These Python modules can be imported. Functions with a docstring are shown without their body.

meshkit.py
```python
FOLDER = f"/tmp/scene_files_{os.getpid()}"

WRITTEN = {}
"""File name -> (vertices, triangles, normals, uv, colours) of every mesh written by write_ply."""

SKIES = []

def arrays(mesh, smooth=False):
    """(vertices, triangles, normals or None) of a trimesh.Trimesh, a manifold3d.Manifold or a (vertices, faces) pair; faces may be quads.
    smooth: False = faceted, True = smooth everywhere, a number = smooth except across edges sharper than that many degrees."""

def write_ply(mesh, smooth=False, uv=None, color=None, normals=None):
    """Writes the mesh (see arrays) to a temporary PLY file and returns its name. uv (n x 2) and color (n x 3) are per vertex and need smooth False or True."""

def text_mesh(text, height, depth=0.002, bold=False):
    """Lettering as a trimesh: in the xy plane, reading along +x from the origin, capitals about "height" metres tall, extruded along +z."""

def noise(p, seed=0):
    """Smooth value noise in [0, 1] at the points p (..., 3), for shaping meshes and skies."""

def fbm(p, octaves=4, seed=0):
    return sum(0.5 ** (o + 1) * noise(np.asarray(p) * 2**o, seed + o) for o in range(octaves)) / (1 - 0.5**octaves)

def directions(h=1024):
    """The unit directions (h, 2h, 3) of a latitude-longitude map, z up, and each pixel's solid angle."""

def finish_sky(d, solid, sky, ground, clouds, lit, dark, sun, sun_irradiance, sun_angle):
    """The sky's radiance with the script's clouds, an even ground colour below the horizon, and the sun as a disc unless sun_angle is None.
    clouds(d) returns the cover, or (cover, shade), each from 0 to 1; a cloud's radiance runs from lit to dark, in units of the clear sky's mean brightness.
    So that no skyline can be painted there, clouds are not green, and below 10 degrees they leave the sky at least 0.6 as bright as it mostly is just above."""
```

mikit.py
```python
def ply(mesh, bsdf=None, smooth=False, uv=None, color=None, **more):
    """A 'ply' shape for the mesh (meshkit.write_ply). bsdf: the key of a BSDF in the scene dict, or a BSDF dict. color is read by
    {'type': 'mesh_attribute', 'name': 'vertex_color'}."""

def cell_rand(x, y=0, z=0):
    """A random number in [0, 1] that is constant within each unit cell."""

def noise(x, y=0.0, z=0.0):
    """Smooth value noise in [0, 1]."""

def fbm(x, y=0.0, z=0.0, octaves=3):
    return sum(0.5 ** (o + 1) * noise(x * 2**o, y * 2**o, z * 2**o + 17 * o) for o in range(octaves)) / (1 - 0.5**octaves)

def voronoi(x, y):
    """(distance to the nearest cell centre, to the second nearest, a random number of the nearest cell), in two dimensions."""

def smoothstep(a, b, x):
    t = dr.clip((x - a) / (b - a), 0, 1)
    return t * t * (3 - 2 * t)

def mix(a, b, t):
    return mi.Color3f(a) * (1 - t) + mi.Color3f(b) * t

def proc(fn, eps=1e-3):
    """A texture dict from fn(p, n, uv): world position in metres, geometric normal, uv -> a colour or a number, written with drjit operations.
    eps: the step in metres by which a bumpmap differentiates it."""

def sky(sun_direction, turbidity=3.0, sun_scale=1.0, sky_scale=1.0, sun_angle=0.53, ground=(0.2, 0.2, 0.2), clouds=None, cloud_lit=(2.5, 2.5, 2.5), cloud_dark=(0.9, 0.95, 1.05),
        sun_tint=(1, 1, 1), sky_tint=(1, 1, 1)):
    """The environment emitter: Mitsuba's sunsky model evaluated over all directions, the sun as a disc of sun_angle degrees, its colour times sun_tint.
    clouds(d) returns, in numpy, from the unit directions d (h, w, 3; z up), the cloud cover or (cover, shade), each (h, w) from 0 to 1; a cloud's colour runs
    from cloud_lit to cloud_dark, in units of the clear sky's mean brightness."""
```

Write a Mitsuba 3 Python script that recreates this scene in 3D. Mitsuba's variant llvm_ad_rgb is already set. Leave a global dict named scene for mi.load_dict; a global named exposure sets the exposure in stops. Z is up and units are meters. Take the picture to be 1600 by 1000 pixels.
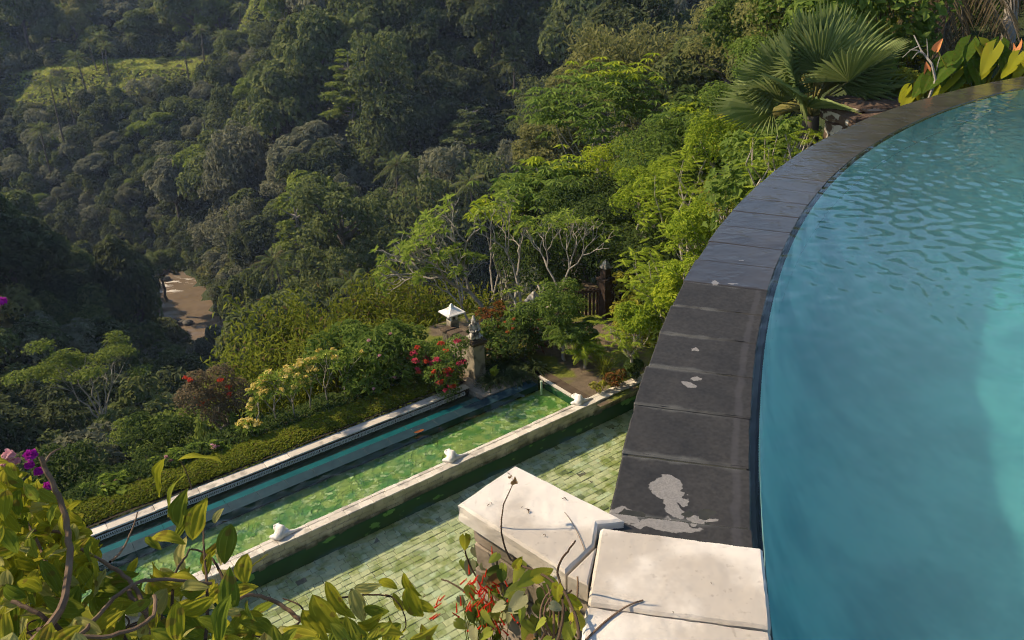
import math, random
import numpy as np, trimesh, shapely, shapely.geometry as sg
import drjit as dr, mitsuba as mi, mikit, meshkit
from mikit import noise, fbm, voronoi, cell_rand, smoothstep, mix, proc
T = mi.ScalarTransform4f
scene, labels = {}, {}
rng = np.random.default_rng(7)

# ---------------------------------------------------------------- camera, sky, exposure
PITCH, ROLL, FOCAL = 0.43927, -0.03679, 1207.47
FWD = np.array([0, math.cos(PITCH), -math.sin(PITCH)])
UP0 = np.array([0, math.sin(PITCH), math.cos(PITCH)])
RIGHT = math.cos(ROLL) * np.array([1.0, 0, 0]) + math.sin(ROLL) * UP0
UPV = -math.sin(ROLL) * np.array([1.0, 0, 0]) + math.cos(ROLL) * UP0
EYE = np.array([0, 0, 10.0])
scene['camera'] = {'type': 'perspective', 'fov': 2 * math.degrees(math.atan(800 / FOCAL)), 'fov_axis': 'x', 'near_clip': 0.1, 'far_clip': 3000.0,
                   'to_world': T().look_at(origin=EYE.tolist(), target=(EYE + FWD).tolist(), up=UPV.tolist())}
SUN_AZ, SUN_EL = math.radians(15), math.radians(39)      # from -x towards +y
SUN = (-math.cos(SUN_AZ) * math.cos(SUN_EL), math.sin(SUN_AZ) * math.cos(SUN_EL), math.sin(SUN_EL))
scene['sky'] = mikit.sky(SUN, turbidity=4, sun_tint=(1.0, 0.98, 0.94), sky_scale=1.0, sun_angle=1.4)
exposure = 2.0


def ray(px, py):
    d = (px - 800) / FOCAL * RIGHT - (py - 500) / FOCAL * UPV + FWD
    return d / np.linalg.norm(d)


def on_z(px, py, z):
    d = ray(px, py)
    return EYE + d * ((z - 10.0) / d[2])


def at(px, py, dist):
    return EYE + ray(px, py) * dist


# ---------------------------------------------------------------- names, labels, shapes
used = {}


def nm(name):
    k = used.get(name, 0)
    used[name] = k + 1
    return name if k == 0 else f'{name}_{k:03d}'


def tag(key, label=None, cat=None, group=None, kind=None):
    d = labels.setdefault(key, {})
    for k, v in (('label', label), ('category', cat), ('group', group), ('kind', kind)):
        if v:
            d[k] = v
    return key


def part(parent, name, shape):
    key = nm(f'{parent}__{name}')
    scene[key] = shape
    return key


class MB:
    """Collects triangles: vertices, faces, uv."""
    def __init__(s):
        s.v, s.f, s.uv, s.n = [], [], [], 0

    def add(s, v, f, uv=None):
        v = np.asarray(v, float)
        f = np.asarray(f, int)
        if f.shape[1] == 4:
            f = np.vstack([f[:, [0, 1, 2]], f[:, [0, 2, 3]]])
        s.v.append(v)
        s.f.append(f + s.n)
        s.uv.append(np.full((len(v), 2), 0.5) if uv is None else np.asarray(uv, float))
        s.n += len(v)
        return s

    def arrays(s):
        return np.vstack(s.v), np.vstack(s.f), np.vstack(s.uv)

    def ply(s, bsdf, smooth=False):
        v, f, uv = s.arrays()
        return mikit.ply((v, f), bsdf, smooth=smooth, uv=uv if smooth in (True, False) else None)


def _chamfer_topology():
    from scipy.spatial import ConvexHull
    s = np.array([[x, y, z] for x in (-1, 1) for y in (-1, 1) for z in (-1, 1)], float)
    v, sg_, ax = [], [], []
    for c in s:
        for a in range(3):
            w = c * 0.8
            w[a] = c[a]
            v.append(w); sg_.append(c); ax.append(a)
    h = ConvexHull(np.array(v))
    f = h.simplices.copy()
    V = np.array(v)
    for i, t in enumerate(f):
        n = np.cross(V[t[1]] - V[t[0]], V[t[2]] - V[t[0]])
        if n @ V[t].mean(0) < 0:
            f[i] = t[::-1]
    return np.array(sg_), np.array(ax), f


_CS, _CA, _CF = _chamfer_topology()


def block(lo, hi, bev=0.006, jit=0.0, r=rng):
    """Chamfered box: (vertices, faces)."""
    lo, hi = np.asarray(lo, float), np.asarray(hi, float)
    v = np.where(_CS > 0, hi, lo)
    m = np.ones_like(v) * bev
    m[np.arange(24), _CA] = 0
    v = v - np.sign(_CS) * m
    if jit:
        j = r.normal(0, jit, (8, 3))
        idx = ((_CS + 1) / 2).astype(int) @ [4, 2, 1]
        v = v + j[idx]
    return v, _CF


def frame(ox, oy, oz, ang):
    c, s = math.cos(ang), math.sin(ang)
    M = np.array([[c, -s, 0], [s, c, 0], [0, 0, 1]])
    return lambda v: np.asarray(v) @ M.T + [ox, oy, oz]


def tube(pts, rad, sides=6, caps=False):
    p = np.asarray(pts, float)
    rad = np.broadcast_to(np.asarray(rad, float), (len(p),))
    t = np.gradient(p, axis=0)
    t /= np.linalg.norm(t, axis=1, keepdims=True) + 1e-12
    ref = np.array([0, 0, 1.0]) if abs(t[:, 2].mean()) < 0.8 else np.array([1.0, 0, 0])
    a = np.cross(t, ref)
    a /= np.linalg.norm(a, axis=1, keepdims=True) + 1e-12
    b = np.cross(t, a)
    an = np.arange(sides) * 2 * np.pi / sides
    v = p[:, None] + rad[:, None, None] * (np.cos(an)[None, :, None] * a[:, None] + np.sin(an)[None, :, None] * b[:, None])
    i, j = np.meshgrid(np.arange(len(p) - 1), np.arange(sides), indexing='ij')
    q = np.stack([i * sides + j, i * sides + (j + 1) % sides, (i + 1) * sides + (j + 1) % sides, (i + 1) * sides + j], -1).reshape(-1, 4)
    v = v.reshape(-1, 3)
    f = np.vstack([q[:, [0, 2, 1]], q[:, [0, 3, 2]]])
    if caps:
        n0 = len(v)
        v = np.vstack([v, p[0], p[-1]])
        k = np.arange(sides)
        f = np.vstack([f, np.c_[np.full(sides, n0), k, (k + 1) % sides], np.c_[np.full(sides, n0 + 1), (len(p) - 1) * sides + (k + 1) % sides, (len(p) - 1) * sides + k]])
    return v, f


def grid_mesh(xs, ys, zf, mask=None):
    X, Y = np.meshgrid(xs, ys, indexing='ij')
    Z = zf(X, Y) if callable(zf) else np.full(X.shape, zf)
    n, m = X.shape
    i, j = np.meshgrid(np.arange(n - 1), np.arange(m - 1), indexing='ij')
    q = np.stack([i * m + j, (i + 1) * m + j, (i + 1) * m + j + 1, i * m + j + 1], -1)
    if mask is not None:
        q = q[mask[:-1, :-1]]
    return np.stack([X, Y, Z], -1).reshape(-1, 3), q.reshape(-1, 4)


def rot_to(z, twist=0.0):
    """Rotation whose columns are (side, along?, normal): maps +y to z."""
    z = np.asarray(z, float) / np.linalg.norm(z)
    a = np.array([0, 0, 1.0]) if abs(z[2]) < 0.95 else np.array([1.0, 0, 0])
    x = np.cross(z, a); x /= np.linalg.norm(x)
    n = np.cross(x, z)
    c, s = math.cos(twist), math.sin(twist)
    return np.stack([c * x + s * n, z, -s * x + c * n], 1)


def frac(x):
    return x - dr.floor(x)


# ---------------------------------------------------------------- materials
def two(b):
    return {'type': 'twosided', 'bsdf': b}


def mat(name, fn, rough=0.8, bump=None, bump_scale=1.0, spec=0.3, eps=2e-3, **more):
    b = {'type': 'principled', 'base_color': proc(fn) if callable(fn) else {'type': 'rgb', 'value': list(fn)}, 'roughness': rough if not callable(rough) else proc(rough), 'specular': spec, **more}
    if bump:
        b = {'type': 'bumpmap', 'arbitrary': proc(bump, eps), 'scale': bump_scale, 'bsdf': b}
    scene[name] = two(b)
    return name


def c3(*a):
    return mi.Color3f(*a)


def leafmat(name, a, b, tip=None, thin=0.9, rough=0.36, wn=0.35, vein=False, spec=0.5):
    """Leaf: colour between a and b by the leaf's own number (uv.x), a slow world variation, an optional tip colour."""
    def fn(p, n, uv):
        k = frac(uv.x * 7.31)
        c = mix(a, b, k)
        c = c * (1 - wn / 2 + wn * noise(p.x * 0.21 + 3, p.y * 0.21, p.z * 0.3))
        if tip is not None:
            c = mix(c, tip, smoothstep(0.86, 0.97, frac(uv.x * 3.77)))
        if vein:
            c = mix(c * (0.82 + 0.3 * noise(p.x * 45, p.y * 45, p.z * 45)), c * 1.25 + mi.Color3f(0.05, 0.05, 0.02), smoothstep(0.72, 0.98, uv.y) * 0.75)
            c = mix(c, (0.20, 0.13, 0.04), smoothstep(0.74, 0.80, noise(p.x * 60 + 3, p.y * 60, p.z * 60)) * 0.6)
        return c
    scene[name] = {'type': 'principledthin', 'base_color': proc(fn), 'roughness': rough, 'diff_trans': thin, 'eta': 1.4}
    return name


mat('m_white', lambda p, n, uv: mix((0.78, 0.74, 0.67), (0.34, 0.295, 0.24), (0.10 * fbm(p.x * 30, p.y * 30, p.z * 30, 3) + smoothstep(0.44, 0.66, fbm(p.x * 6 + 2, p.y * 6, p.z * 6, 6)) * 0.55) + smoothstep(0.70, 0.9, fbm(p.x * 70, p.y * 70, p.z * 70, 3)) * 0.22),
    0.75, lambda p, n, uv: fbm(p.x * 60, p.y * 60, p.z * 60, 3) + 0.6 * fbm(p.x * 9, p.y * 9, p.z * 9, 2), 0.0022)
mat('m_mortar', lambda p, n, uv: mix((0.10, 0.085, 0.06), (0.2, 0.17, 0.13), fbm(p.x * 30, p.y * 30, p.z * 30)), 0.95)


CENTER = np.array([12.2748, -1.3159])


def patches(p):
    """Dry mineral patches on the dark rim stones: irregular shapes of their own."""
    wx = p.x + 0.085 * (fbm(p.x * 16, p.y * 16, 3.0, 4) - 0.5)
    wy = p.y + 0.085 * (fbm(p.x * 16, p.y * 16, 9.0, 4) - 0.5)
    k = mi.Float(0)
    for (x, y, a, b, an) in PATCH:
        c, s = math.cos(an), math.sin(an)
        u = ((wx - x) * c + (wy - y) * s) / a
        v = (-(wx - x) * s + (wy - y) * c) / b
        k = dr.maximum(k, smoothstep(1.7, 0.6, u * u + v * v))
    return smoothstep(0.30, 0.62, k + 0.5 * (fbm(p.x * 120, p.y * 120, 0, 2) - 0.5))


PATCH = []
for (px, py, a, b, an) in [(1038, 752, .038, .042, 0), (1047, 768, .040, .045, .1), (1062, 775, .034, .020, 0), (1050, 792, .024, .040, 0), (1094, 806, .045, .018, -.3), (1048, 820, .085, .026, -.15), (972, 806, .038, .034, -.4), (1010, 818, .05, .018, .1), (1077, 600, .024, .021, -.2), (1090, 590, .018, .012, -.3),
                           (1085, 547, .020, .016, -.2), (1118, 440, .017, .016, 0), (1147, 443, .022, .010, -.1), (1158, 408, .013, .007, 0)]:
    w_ = on_z(px, py, 8.5)
    PATCH.append((w_[0], w_[1], a, b, an))


def rim_polar(p):
    r = dr.sqrt(dr.square(p.x - CENTER[0]) + dr.square(p.y - CENTER[1]))
    th = dr.atan2(p.y - CENTER[1], p.x - CENTER[0]) * 57.29578
    return r, th


def slab_col(p, n, uv):
    r, th = rim_polar(p)
    c = mix((0.022, 0.023, 0.025), (0.046, 0.045, 0.044), fbm(p.x * 7, p.y * 7, 0, 4))
    c = c * (0.8 + 0.5 * fbm(p.x * 90, p.y * 90, 1, 2))
    # pale mineral bloom along the slab joints, its width broken by noise
    j = dr.abs(frac((165.31 - th) / 1.43 + 0.5) - 0.5) * 0.31
    e = smoothstep(0.030, 0.004, j + 0.03 * (fbm(p.x * 22, p.y * 22, 5, 3) - 0.35)) * smoothstep(12.05, 12.2, r + 0.25 * (fbm(p.x * 6, p.y * 6, 7, 2) - .5))
    c = mix(c, (0.14, 0.148, 0.145), e * 0.6)
    e2 = smoothstep(0.018, 0.006, dr.abs(r - 12.05 + 0.02 * (fbm(p.x * 18, p.y * 18, 2, 3) - 0.5)))
    c = mix(c, (0.11, 0.11, 0.13), e2 * 0.2)
    return mix(c, (0.25, 0.245, 0.24) , patches(p) * (0.75 + 0.35 * noise(p.x * 260, p.y * 260)))


mat('m_slab', slab_col, 0.62, lambda p, n, uv: fbm(p.x * 45, p.y * 45, p.z * 45, 3) + 0.5 * noise(p.x * 200, p.y * 200, p.z * 200), 0.0016, spec=0.35)


def film(p, n=None, uv=None):
    """Ripples of the water running over the rim."""
    r, th = rim_polar(p)
    a = th * 0.21
    w = fbm(p.x * 6, p.y * 6, 0, 2) * 0.6
    return (0.5 * noise(p.x * 9 + w * 4, p.y * 14 + w * 4, 1) + 0.3 * noise(p.x * 24 + w * 8, p.y * 40 + w * 3, 2) + 0.16 * noise(p.x * 70, p.y * 90, 3))


mat('m_slab_wet', lambda p, n, uv: mix(mix((0.028, 0.026, 0.026), (0.062, 0.056, 0.052), fbm(p.x * 6, p.y * 6, 0, 3)), (0.26, 0.255, 0.25), patches(p) * 0.8), 0.09, film, 0.0045, spec=0.6, clearcoat=0.6, clearcoat_gloss=0.94)
mat('m_rimwall', lambda p, n, uv: mix((0.02, 0.022, 0.02), (0.07, 0.07, 0.055), fbm(p.x * 3, p.y * 3, p.z * 1.2, 4)), 0.4, lambda p, n, uv: fbm(p.x * 20, p.y * 20, p.z * 20, 3), 0.01)
mat('m_plaster', lambda p, n, uv: mix((0.20, 0.34, 0.35), (0.50, 0.58, 0.53), smoothstep(0.3, 0.7, fbm(p.x * 2.6 + 1.5 * fbm(p.x, p.y, 1.0), p.y * 2.6, p.z * 2.2, 5))), 0.7, lambda p, n, uv: fbm(p.x * 2.6, p.y * 2.6, p.z * 2, 4), 0.05)


def grime(base, lo, z0, z1, amt=0.8):
    """Stone with black algae growing up from the water line z0 to about z1."""
    def fn(p, n, uv):
        k = fbm(p.x * 4, p.y * 4, p.z * 4, 4)
        c = mix(base, [b * 0.66 for b in base], smoothstep(0.35, 0.7, k))
        c = mix(c, (0.35, 0.36, 0.22), 0.35 * smoothstep(0.45, 0.65, fbm(p.x * 1.3 + 7, p.y * 1.3, p.z * 2, 3)))
        s = smoothstep(z1, z0, p.z - 0.28 * (fbm(p.x * 9, p.y * 9, p.z * 3, 4) - 0.5))
        return mix(c, lo, s * amt)
    return fn


STONE_BUMP = lambda p, n, uv: fbm(p.x * 40, p.y * 40, p.z * 40, 3)
for i_, b_ in enumerate([(0.60, 0.56, 0.45), (0.66, 0.61, 0.50), (0.53, 0.50, 0.40)]):
    mat(f'm_wallstone{i_}', grime(b_, (0.03, 0.03, 0.028), -0.36, -0.19), 0.85, STONE_BUMP, 0.004)
for i_, b_ in enumerate([(0.70, 0.66, 0.58), (0.62, 0.58, 0.51), (0.76, 0.72, 0.64)]):
    mat(f'm_cope{i_}', lambda p, n, uv, b_=b_: mix(b_, [x * 0.5 for x in b_], smoothstep(0.5, 0.78, fbm(p.x * 6, p.y * 6, p.z * 6, 4)) * 0.8), 0.8, STONE_BUMP, 0.004)
for i_, b_ in enumerate([(0.52, 0.52, 0.38), (0.60, 0.58, 0.44), (0.44, 0.46, 0.31), (0.55, 0.58, 0.48), (0.28, 0.29, 0.19)]):
    mat(f'm_tile{i_}', lambda p, n, uv, b_=b_: mix(b_, [b_[0] * 0.55, b_[1] * 0.6, b_[2] * 0.35], smoothstep(0.42, 0.72, fbm(p.x * 5, p.y * 5, 3, 4))), 0.6, lambda p, n, uv: fbm(p.x * 16, p.y * 16, 0, 3), 0.01)
mat('m_greenwall', lambda p, n, uv: mix(mix((0.014, 0.062, 0.030), (0.026, 0.10, 0.052), fbm(p.x * 3, p.y * 3, p.z * 3)), (0.13, 0.30, 0.10), smoothstep(0.66, 0.70, fbm(p.x * 3.3, p.y * 3.3, p.z * 5, 3))), 0.6)


def ridged(x, y, s=0.0):
    return 1 - dr.abs(2 * noise(x, y, s) - 1)


def algae(p, n, uv):
    k = fbm(p.x * 4.5, p.y * 4.5, 1, 5)
    c = mix((0.10, 0.23, 0.055), (0.30, 0.36, 0.10), smoothstep(0.3, 0.7, k))
    c = mix(c, (0.64, 0.64, 0.42), smoothstep(0.58, 0.76, fbm(p.x * 9, p.y * 9, 4, 3)) * 0.6)
    return mix(c, (0.07, 0.22, 0.075), smoothstep(0.50, 0.75, fbm(p.x * 1.1 + 5, p.y * 1.1, 8, 3)) * 0.4)


mat('m_algae', algae, 0.6, lambda p, n, uv: dr.power(ridged(p.x * 11 + 1.6 * fbm(p.x * 5, p.y * 5), p.y * 11 + 1.6 * fbm(p.x * 5 + 9, p.y * 5), 2), 6) + 0.5 * dr.power(ridged(p.x * 24 + fbm(p.x * 9, p.y * 9), p.y * 24, 5), 4), 0.026)
mat('m_navy', lambda p, n, uv: mix((0.006, 0.028, 0.045), (0.012, 0.045, 0.065), fbm(p.x * 5, p.y * 5, 0, 3)), 0.6, lambda p, n, uv: fbm(p.x * 12, p.y * 12, 0, 2), 0.004)
mat('m_teal', lambda p, n, uv: mix((0.004, 0.07, 0.085), (0.009, 0.115, 0.125), fbm(p.x * 5, p.y * 5, 0, 3)), 0.35)
mat('m_gutter', lambda p, n, uv: mix((0.06, 0.06, 0.045), (0.12, 0.115, 0.085), fbm(p.x * 5, p.y * 5, 0, 3)), 0.6)
mat('m_brownstone', lambda p, n, uv: mix((0.05, 0.035, 0.025), (0.13, 0.10, 0.07), fbm(p.x * 7, p.y * 7, p.z * 7, 4)), 0.9, STONE_BUMP, 0.006)
mat('m_grate', (0.80, 0.77, 0.71), 0.5)
mat('m_gravel', lambda p, n, uv: mix((0.16, 0.13, 0.10), (0.40, 0.36, 0.30), fbm(p.x * 18, p.y * 18, p.z * 18, 4)), 0.9, lambda p, n, uv: fbm(p.x * 30, p.y * 30, 0, 3), 0.02)
mat('m_statue', lambda p, n, uv: mix((0.50, 0.47, 0.41), (0.09, 0.085, 0.075), smoothstep(0.40, 0.66, fbm(p.x * 9, p.y * 9, p.z * 9, 4))), 0.9, lambda p, n, uv: fbm(p.x * 50, p.y * 50, p.z * 50, 3), 0.012)
mat('m_whitestatue', lambda p, n, uv: mix((0.86, 0.84, 0.80), (0.6, 0.57, 0.5), smoothstep(0.5, 0.8, fbm(p.x * 9, p.y * 9, p.z * 9, 3))), 0.8, STONE_BUMP, 0.008)
mat('m_mossstone', lambda p, n, uv: mix(mix((0.055, 0.035, 0.025), (0.14, 0.10, 0.075), fbm(p.x * 14, p.y * 14, p.z * 14, 4)), (0.45, 0.42, 0.36), smoothstep(0.5, 0.75, n.z * -1 + 0.9) * smoothstep(0.5, 0.6, fbm(p.x * 7, p.y * 7, p.z * 7, 3))), 0.95, lambda p, n, uv: fbm(p.x * 30, p.y * 30, p.z * 30, 4), 0.03)
mat('m_darkwood', lambda p, n, uv: mix((0.03, 0.02, 0.015), (0.09, 0.06, 0.045), fbm(p.x * 20, p.y * 20, p.z * 4, 3)), 0.8)
mat('m_bark', lambda p, n, uv: mix((0.07, 0.056, 0.042), (0.19, 0.165, 0.13), fbm(p.x * 9, p.y * 9, p.z * 3, 4)), 0.9)
mat('m_palebark', lambda p, n, uv: mix((0.22, 0.20, 0.17), (0.50, 0.46, 0.41), fbm(p.x * 14, p.y * 14, p.z * 9, 4)), 0.85, STONE_BUMP, 0.01)
mat('m_soil', lambda p, n, uv: mix((0.03, 0.024, 0.016), (0.07, 0.056, 0.036), fbm(p.x * 3, p.y * 3, p.z * 3, 4)), 0.95)
mat('m_lawn', lambda p, n, uv: mix(mix((0.11, 0.085, 0.06), (0.22, 0.175, 0.125), fbm(p.x * 9, p.y * 9, 0, 4)), mix((0.11, 0.14, 0.02), (0.21, 0.23, 0.045), fbm(p.x * 25, p.y * 25, 0, 2)), smoothstep(0.40, 0.55, fbm(p.x * 1.5 + 2, p.y * 1.5, 0, 3))), 0.95, lambda p, n, uv: fbm(p.x * 40, p.y * 40, 0, 3), 0.03)
mat('m_hillsoil', lambda p, n, uv: mix(mix((0.018, 0.028, 0.010), (0.045, 0.065, 0.02), fbm(p.x * 0.6, p.y * 0.6, p.z * 0.6, 4)), (0.17, 0.19, 0.05), 0.0), 0.95)
mat('m_river', lambda p, n, uv: mix(mix((0.15, 0.115, 0.08), (0.21, 0.165, 0.12), fbm(p.x * 0.3, p.y * 0.3, 0, 3)), (0.75, 0.73, 0.7), smoothstep(0.52, 0.64, fbm(p.x * 0.35 + 1, p.y * 0.9, 0, 4)) * smoothstep(7.5, 4.5, dr.sqrt(dr.square(p.x + 72.5) * 1.0 + dr.square((p.y - 151)) * 1.8))), 0.12, lambda p, n, uv: fbm(p.x * 0.9, p.y * 0.9, 0, 4), 0.10)
scene['m_water'] = {'type': 'thindielectric', 'int_ior': 1.25, 'specular_transmittance': {'type': 'rgb', 'value': [0.86, 0.95, 0.96]}}
scene['m_tilewater'] = {'type': 'thindielectric', 'int_ior': 1.25, 'specular_transmittance': {'type': 'rgb', 'value': [0.88, 0.95, 0.82]}}
scene['m_shallow'] = {'type': 'thindielectric', 'int_ior': 1.22, 'specular_transmittance': {'type': 'rgb', 'value': [0.86, 0.97, 0.84]}}
# ================================================================ the large structure: terrain is added in the next section
TH = 0.62883
UD, VD = np.array([math.cos(TH), math.sin(TH)]), np.array([math.sin(TH), -math.cos(TH)])


def W(v):
    """(u, v, z) of the lower pools to the world."""
    v = np.asarray(v, float)
    return np.c_[v[:, 0:1] * UD + v[:, 1:2] * VD, v[:, 2]]


def ublock(lo, hi, bev=0.006, jit=0.0):
    v, f = block(lo, hi, bev, jit)
    return W(v), f[:, ::-1]


RI, RO, POOL_Z = 12.004, 12.414, 8.5


def pol(v):
    """(arc angle in degrees, radius, z) to the world."""
    a = np.radians(v[:, 0])
    return np.c_[CENTER[0] + v[:, 1] * np.cos(a), CENTER[1] + v[:, 1] * np.sin(a), v[:, 2]]


def polblock(t0, t1, r0, r1, z0, z1, bev=0.006, jit=0.0):
    k = math.radians(1) * (r0 + r1) / 2
    v, f = block((t0 * k, r0, z0), (t1 * k, r1, z1), bev, jit)
    v[:, 0] /= k
    return pol(v), f[:, ::-1]


def arcs(t0, t1, r0, r1, z0, z1, n=120):
    """Solid ring sector."""
    t = np.linspace(t0, t1, n)
    prof = [(r0, z0), (r1, z0), (r1, z1), (r0, z1)]
    v = np.vstack([pol(np.c_[t, np.full(n, r), np.full(n, z)]) for r, z in prof])
    i = np.arange(n - 1)
    q = []
    for k in range(4):
        a, b = k * n, ((k + 1) % 4) * n
        q.append(np.c_[a + i, b + i, b + i + 1, a + i + 1])
    q.append(np.array([[0, n, 2 * n, 3 * n], [n - 1, 4 * n - 1, 3 * n - 1, 2 * n - 1]]))
    return v, np.vstack(q)


def worn(v, f, res=.022, amp=.006, seed=0):
    """Subdivides a stone and wears it: uneven faces, nibbled edges."""
    m = trimesh.Trimesh(v, f, process=True)
    m = m.subdivide_to_size(res)
    vv = np.array(m.vertices)
    lo, hi = vv.min(0), vv.max(0)
    d = np.stack([meshkit.fbm(vv * 22 + 11 * k + seed, 3) - .5 for k in range(3)], -1) * amp
    chip = np.clip(meshkit.fbm(vv * 26 + seed + 3, 3) - .56, 0, 1)[:, None] * 0.05
    c = vv.mean(0)
    n = m.vertex_normals
    sharp = np.clip(1 - np.abs(n).max(1), 0, .45)[:, None]
    return vv + d - n * chip * sharp, np.array(m.faces)


# ---- infinity pool: rim of dark slabs on a round wall, white coping towards the camera
tag('infinity_pool_wall', 'curved dark stone overflow rim of the round infinity pool, glossy with running water further away', 'pool wall')
scene['infinity_pool_wall__wall'] = mikit.ply(arcs(70, 200, RI - 0.02, RO - 0.05, -0.9, POOL_Z - 0.062), 'm_rimwall')

edges = [165.75, 165.31] + [165.31 - 1.43 * k for k in range(1, 40)]
for k, (a, b) in enumerate(zip(edges[:-1], edges[1:])):
    wet = k >= 7
    g = 0.0008 if wet else 0.012 if k else 0.006
    dz = 0.0 if wet else rng.normal(0, 0.0022)
    v, f = polblock(b + g, a - g, RI, RO + rng.normal(0, 0.003), POOL_Z - 0.06, POOL_Z + dz, 0.005, 0.0015)
    if not wet:
        v, f = worn(v, f, .03, .0035, k)
    part('infinity_pool_wall', 'slab', mikit.ply((v, f), 'm_slab_wet' if wet else 'm_slab', smooth=False if wet else 45))
tag('infinity_pool_wall__slab_001', 'dry slab with a pale patch')
scene['infinity_pool_wall__joint_bed'] = mikit.ply(arcs(112, 165.8, RI + 0.012, RO - 0.02, POOL_Z - 0.058, POOL_Z - 0.008), 'm_rimwall')

tag('white_coping', 'white limestone coping slabs at the near end of the dark pool rim', 'coping')
for k in range(5):
    a = 165.79 + (1.38 if k else 0) + 1.45 * max(0, k - 1)
    b = 165.79 + 1.38 + 1.45 * k
    v, f = polblock(a + 0.012, b - 0.012, RI - 0.02, RO + 0.012, POOL_Z - 0.07, POOL_Z + 0.03, 0.008, 0.002)
    v, f = worn(v, f, seed=k * 5)
    part('white_coping', 'stone', mikit.ply((v, f), 'm_white', smooth=50))

# pool shell
tag('pool_floor', kind='structure')
_t = np.linspace(68, 202, 420)
_k = np.linspace(0, 1, 18)
_rr = np.concatenate([RI - 0.03 - 1.15 * (1 - np.cos(_k * np.pi / 2)), RI - 1.18 - np.cumsum(np.full(110, 0.07))])
_zz = np.concatenate([POOL_Z - 0.012 - 0.936 * np.sin(_k * np.pi / 2), np.full(110, 7.552)])
_v = np.vstack([pol(np.c_[_t, np.full(420, a), np.full(420, b)]) for a, b in zip(_rr, _zz)])
_v[:, 2] += 0.22 * (meshkit.fbm(np.stack([_v[:, 0] * 2.4 + _v[:, 1], _v[:, 1] * 2.4 - _v[:, 0], _v[:, 0] * 0], -1), 4) - .5) * np.clip((RI - 0.7 - np.repeat(_rr, 420)) / 0.9, 0, 1)
_i, _j = np.meshgrid(np.arange(len(_rr) - 1), np.arange(419), indexing='ij')
scene['pool_floor'] = mikit.ply((_v, np.stack([_i * 420 + _j, _i * 420 + _j + 1, (_i + 1) * 420 + _j + 1, (_i + 1) * 420 + _j], -1).reshape(-1, 4)), 'm_plaster', smooth=True)
tag('pool_water', kind='structure')


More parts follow.
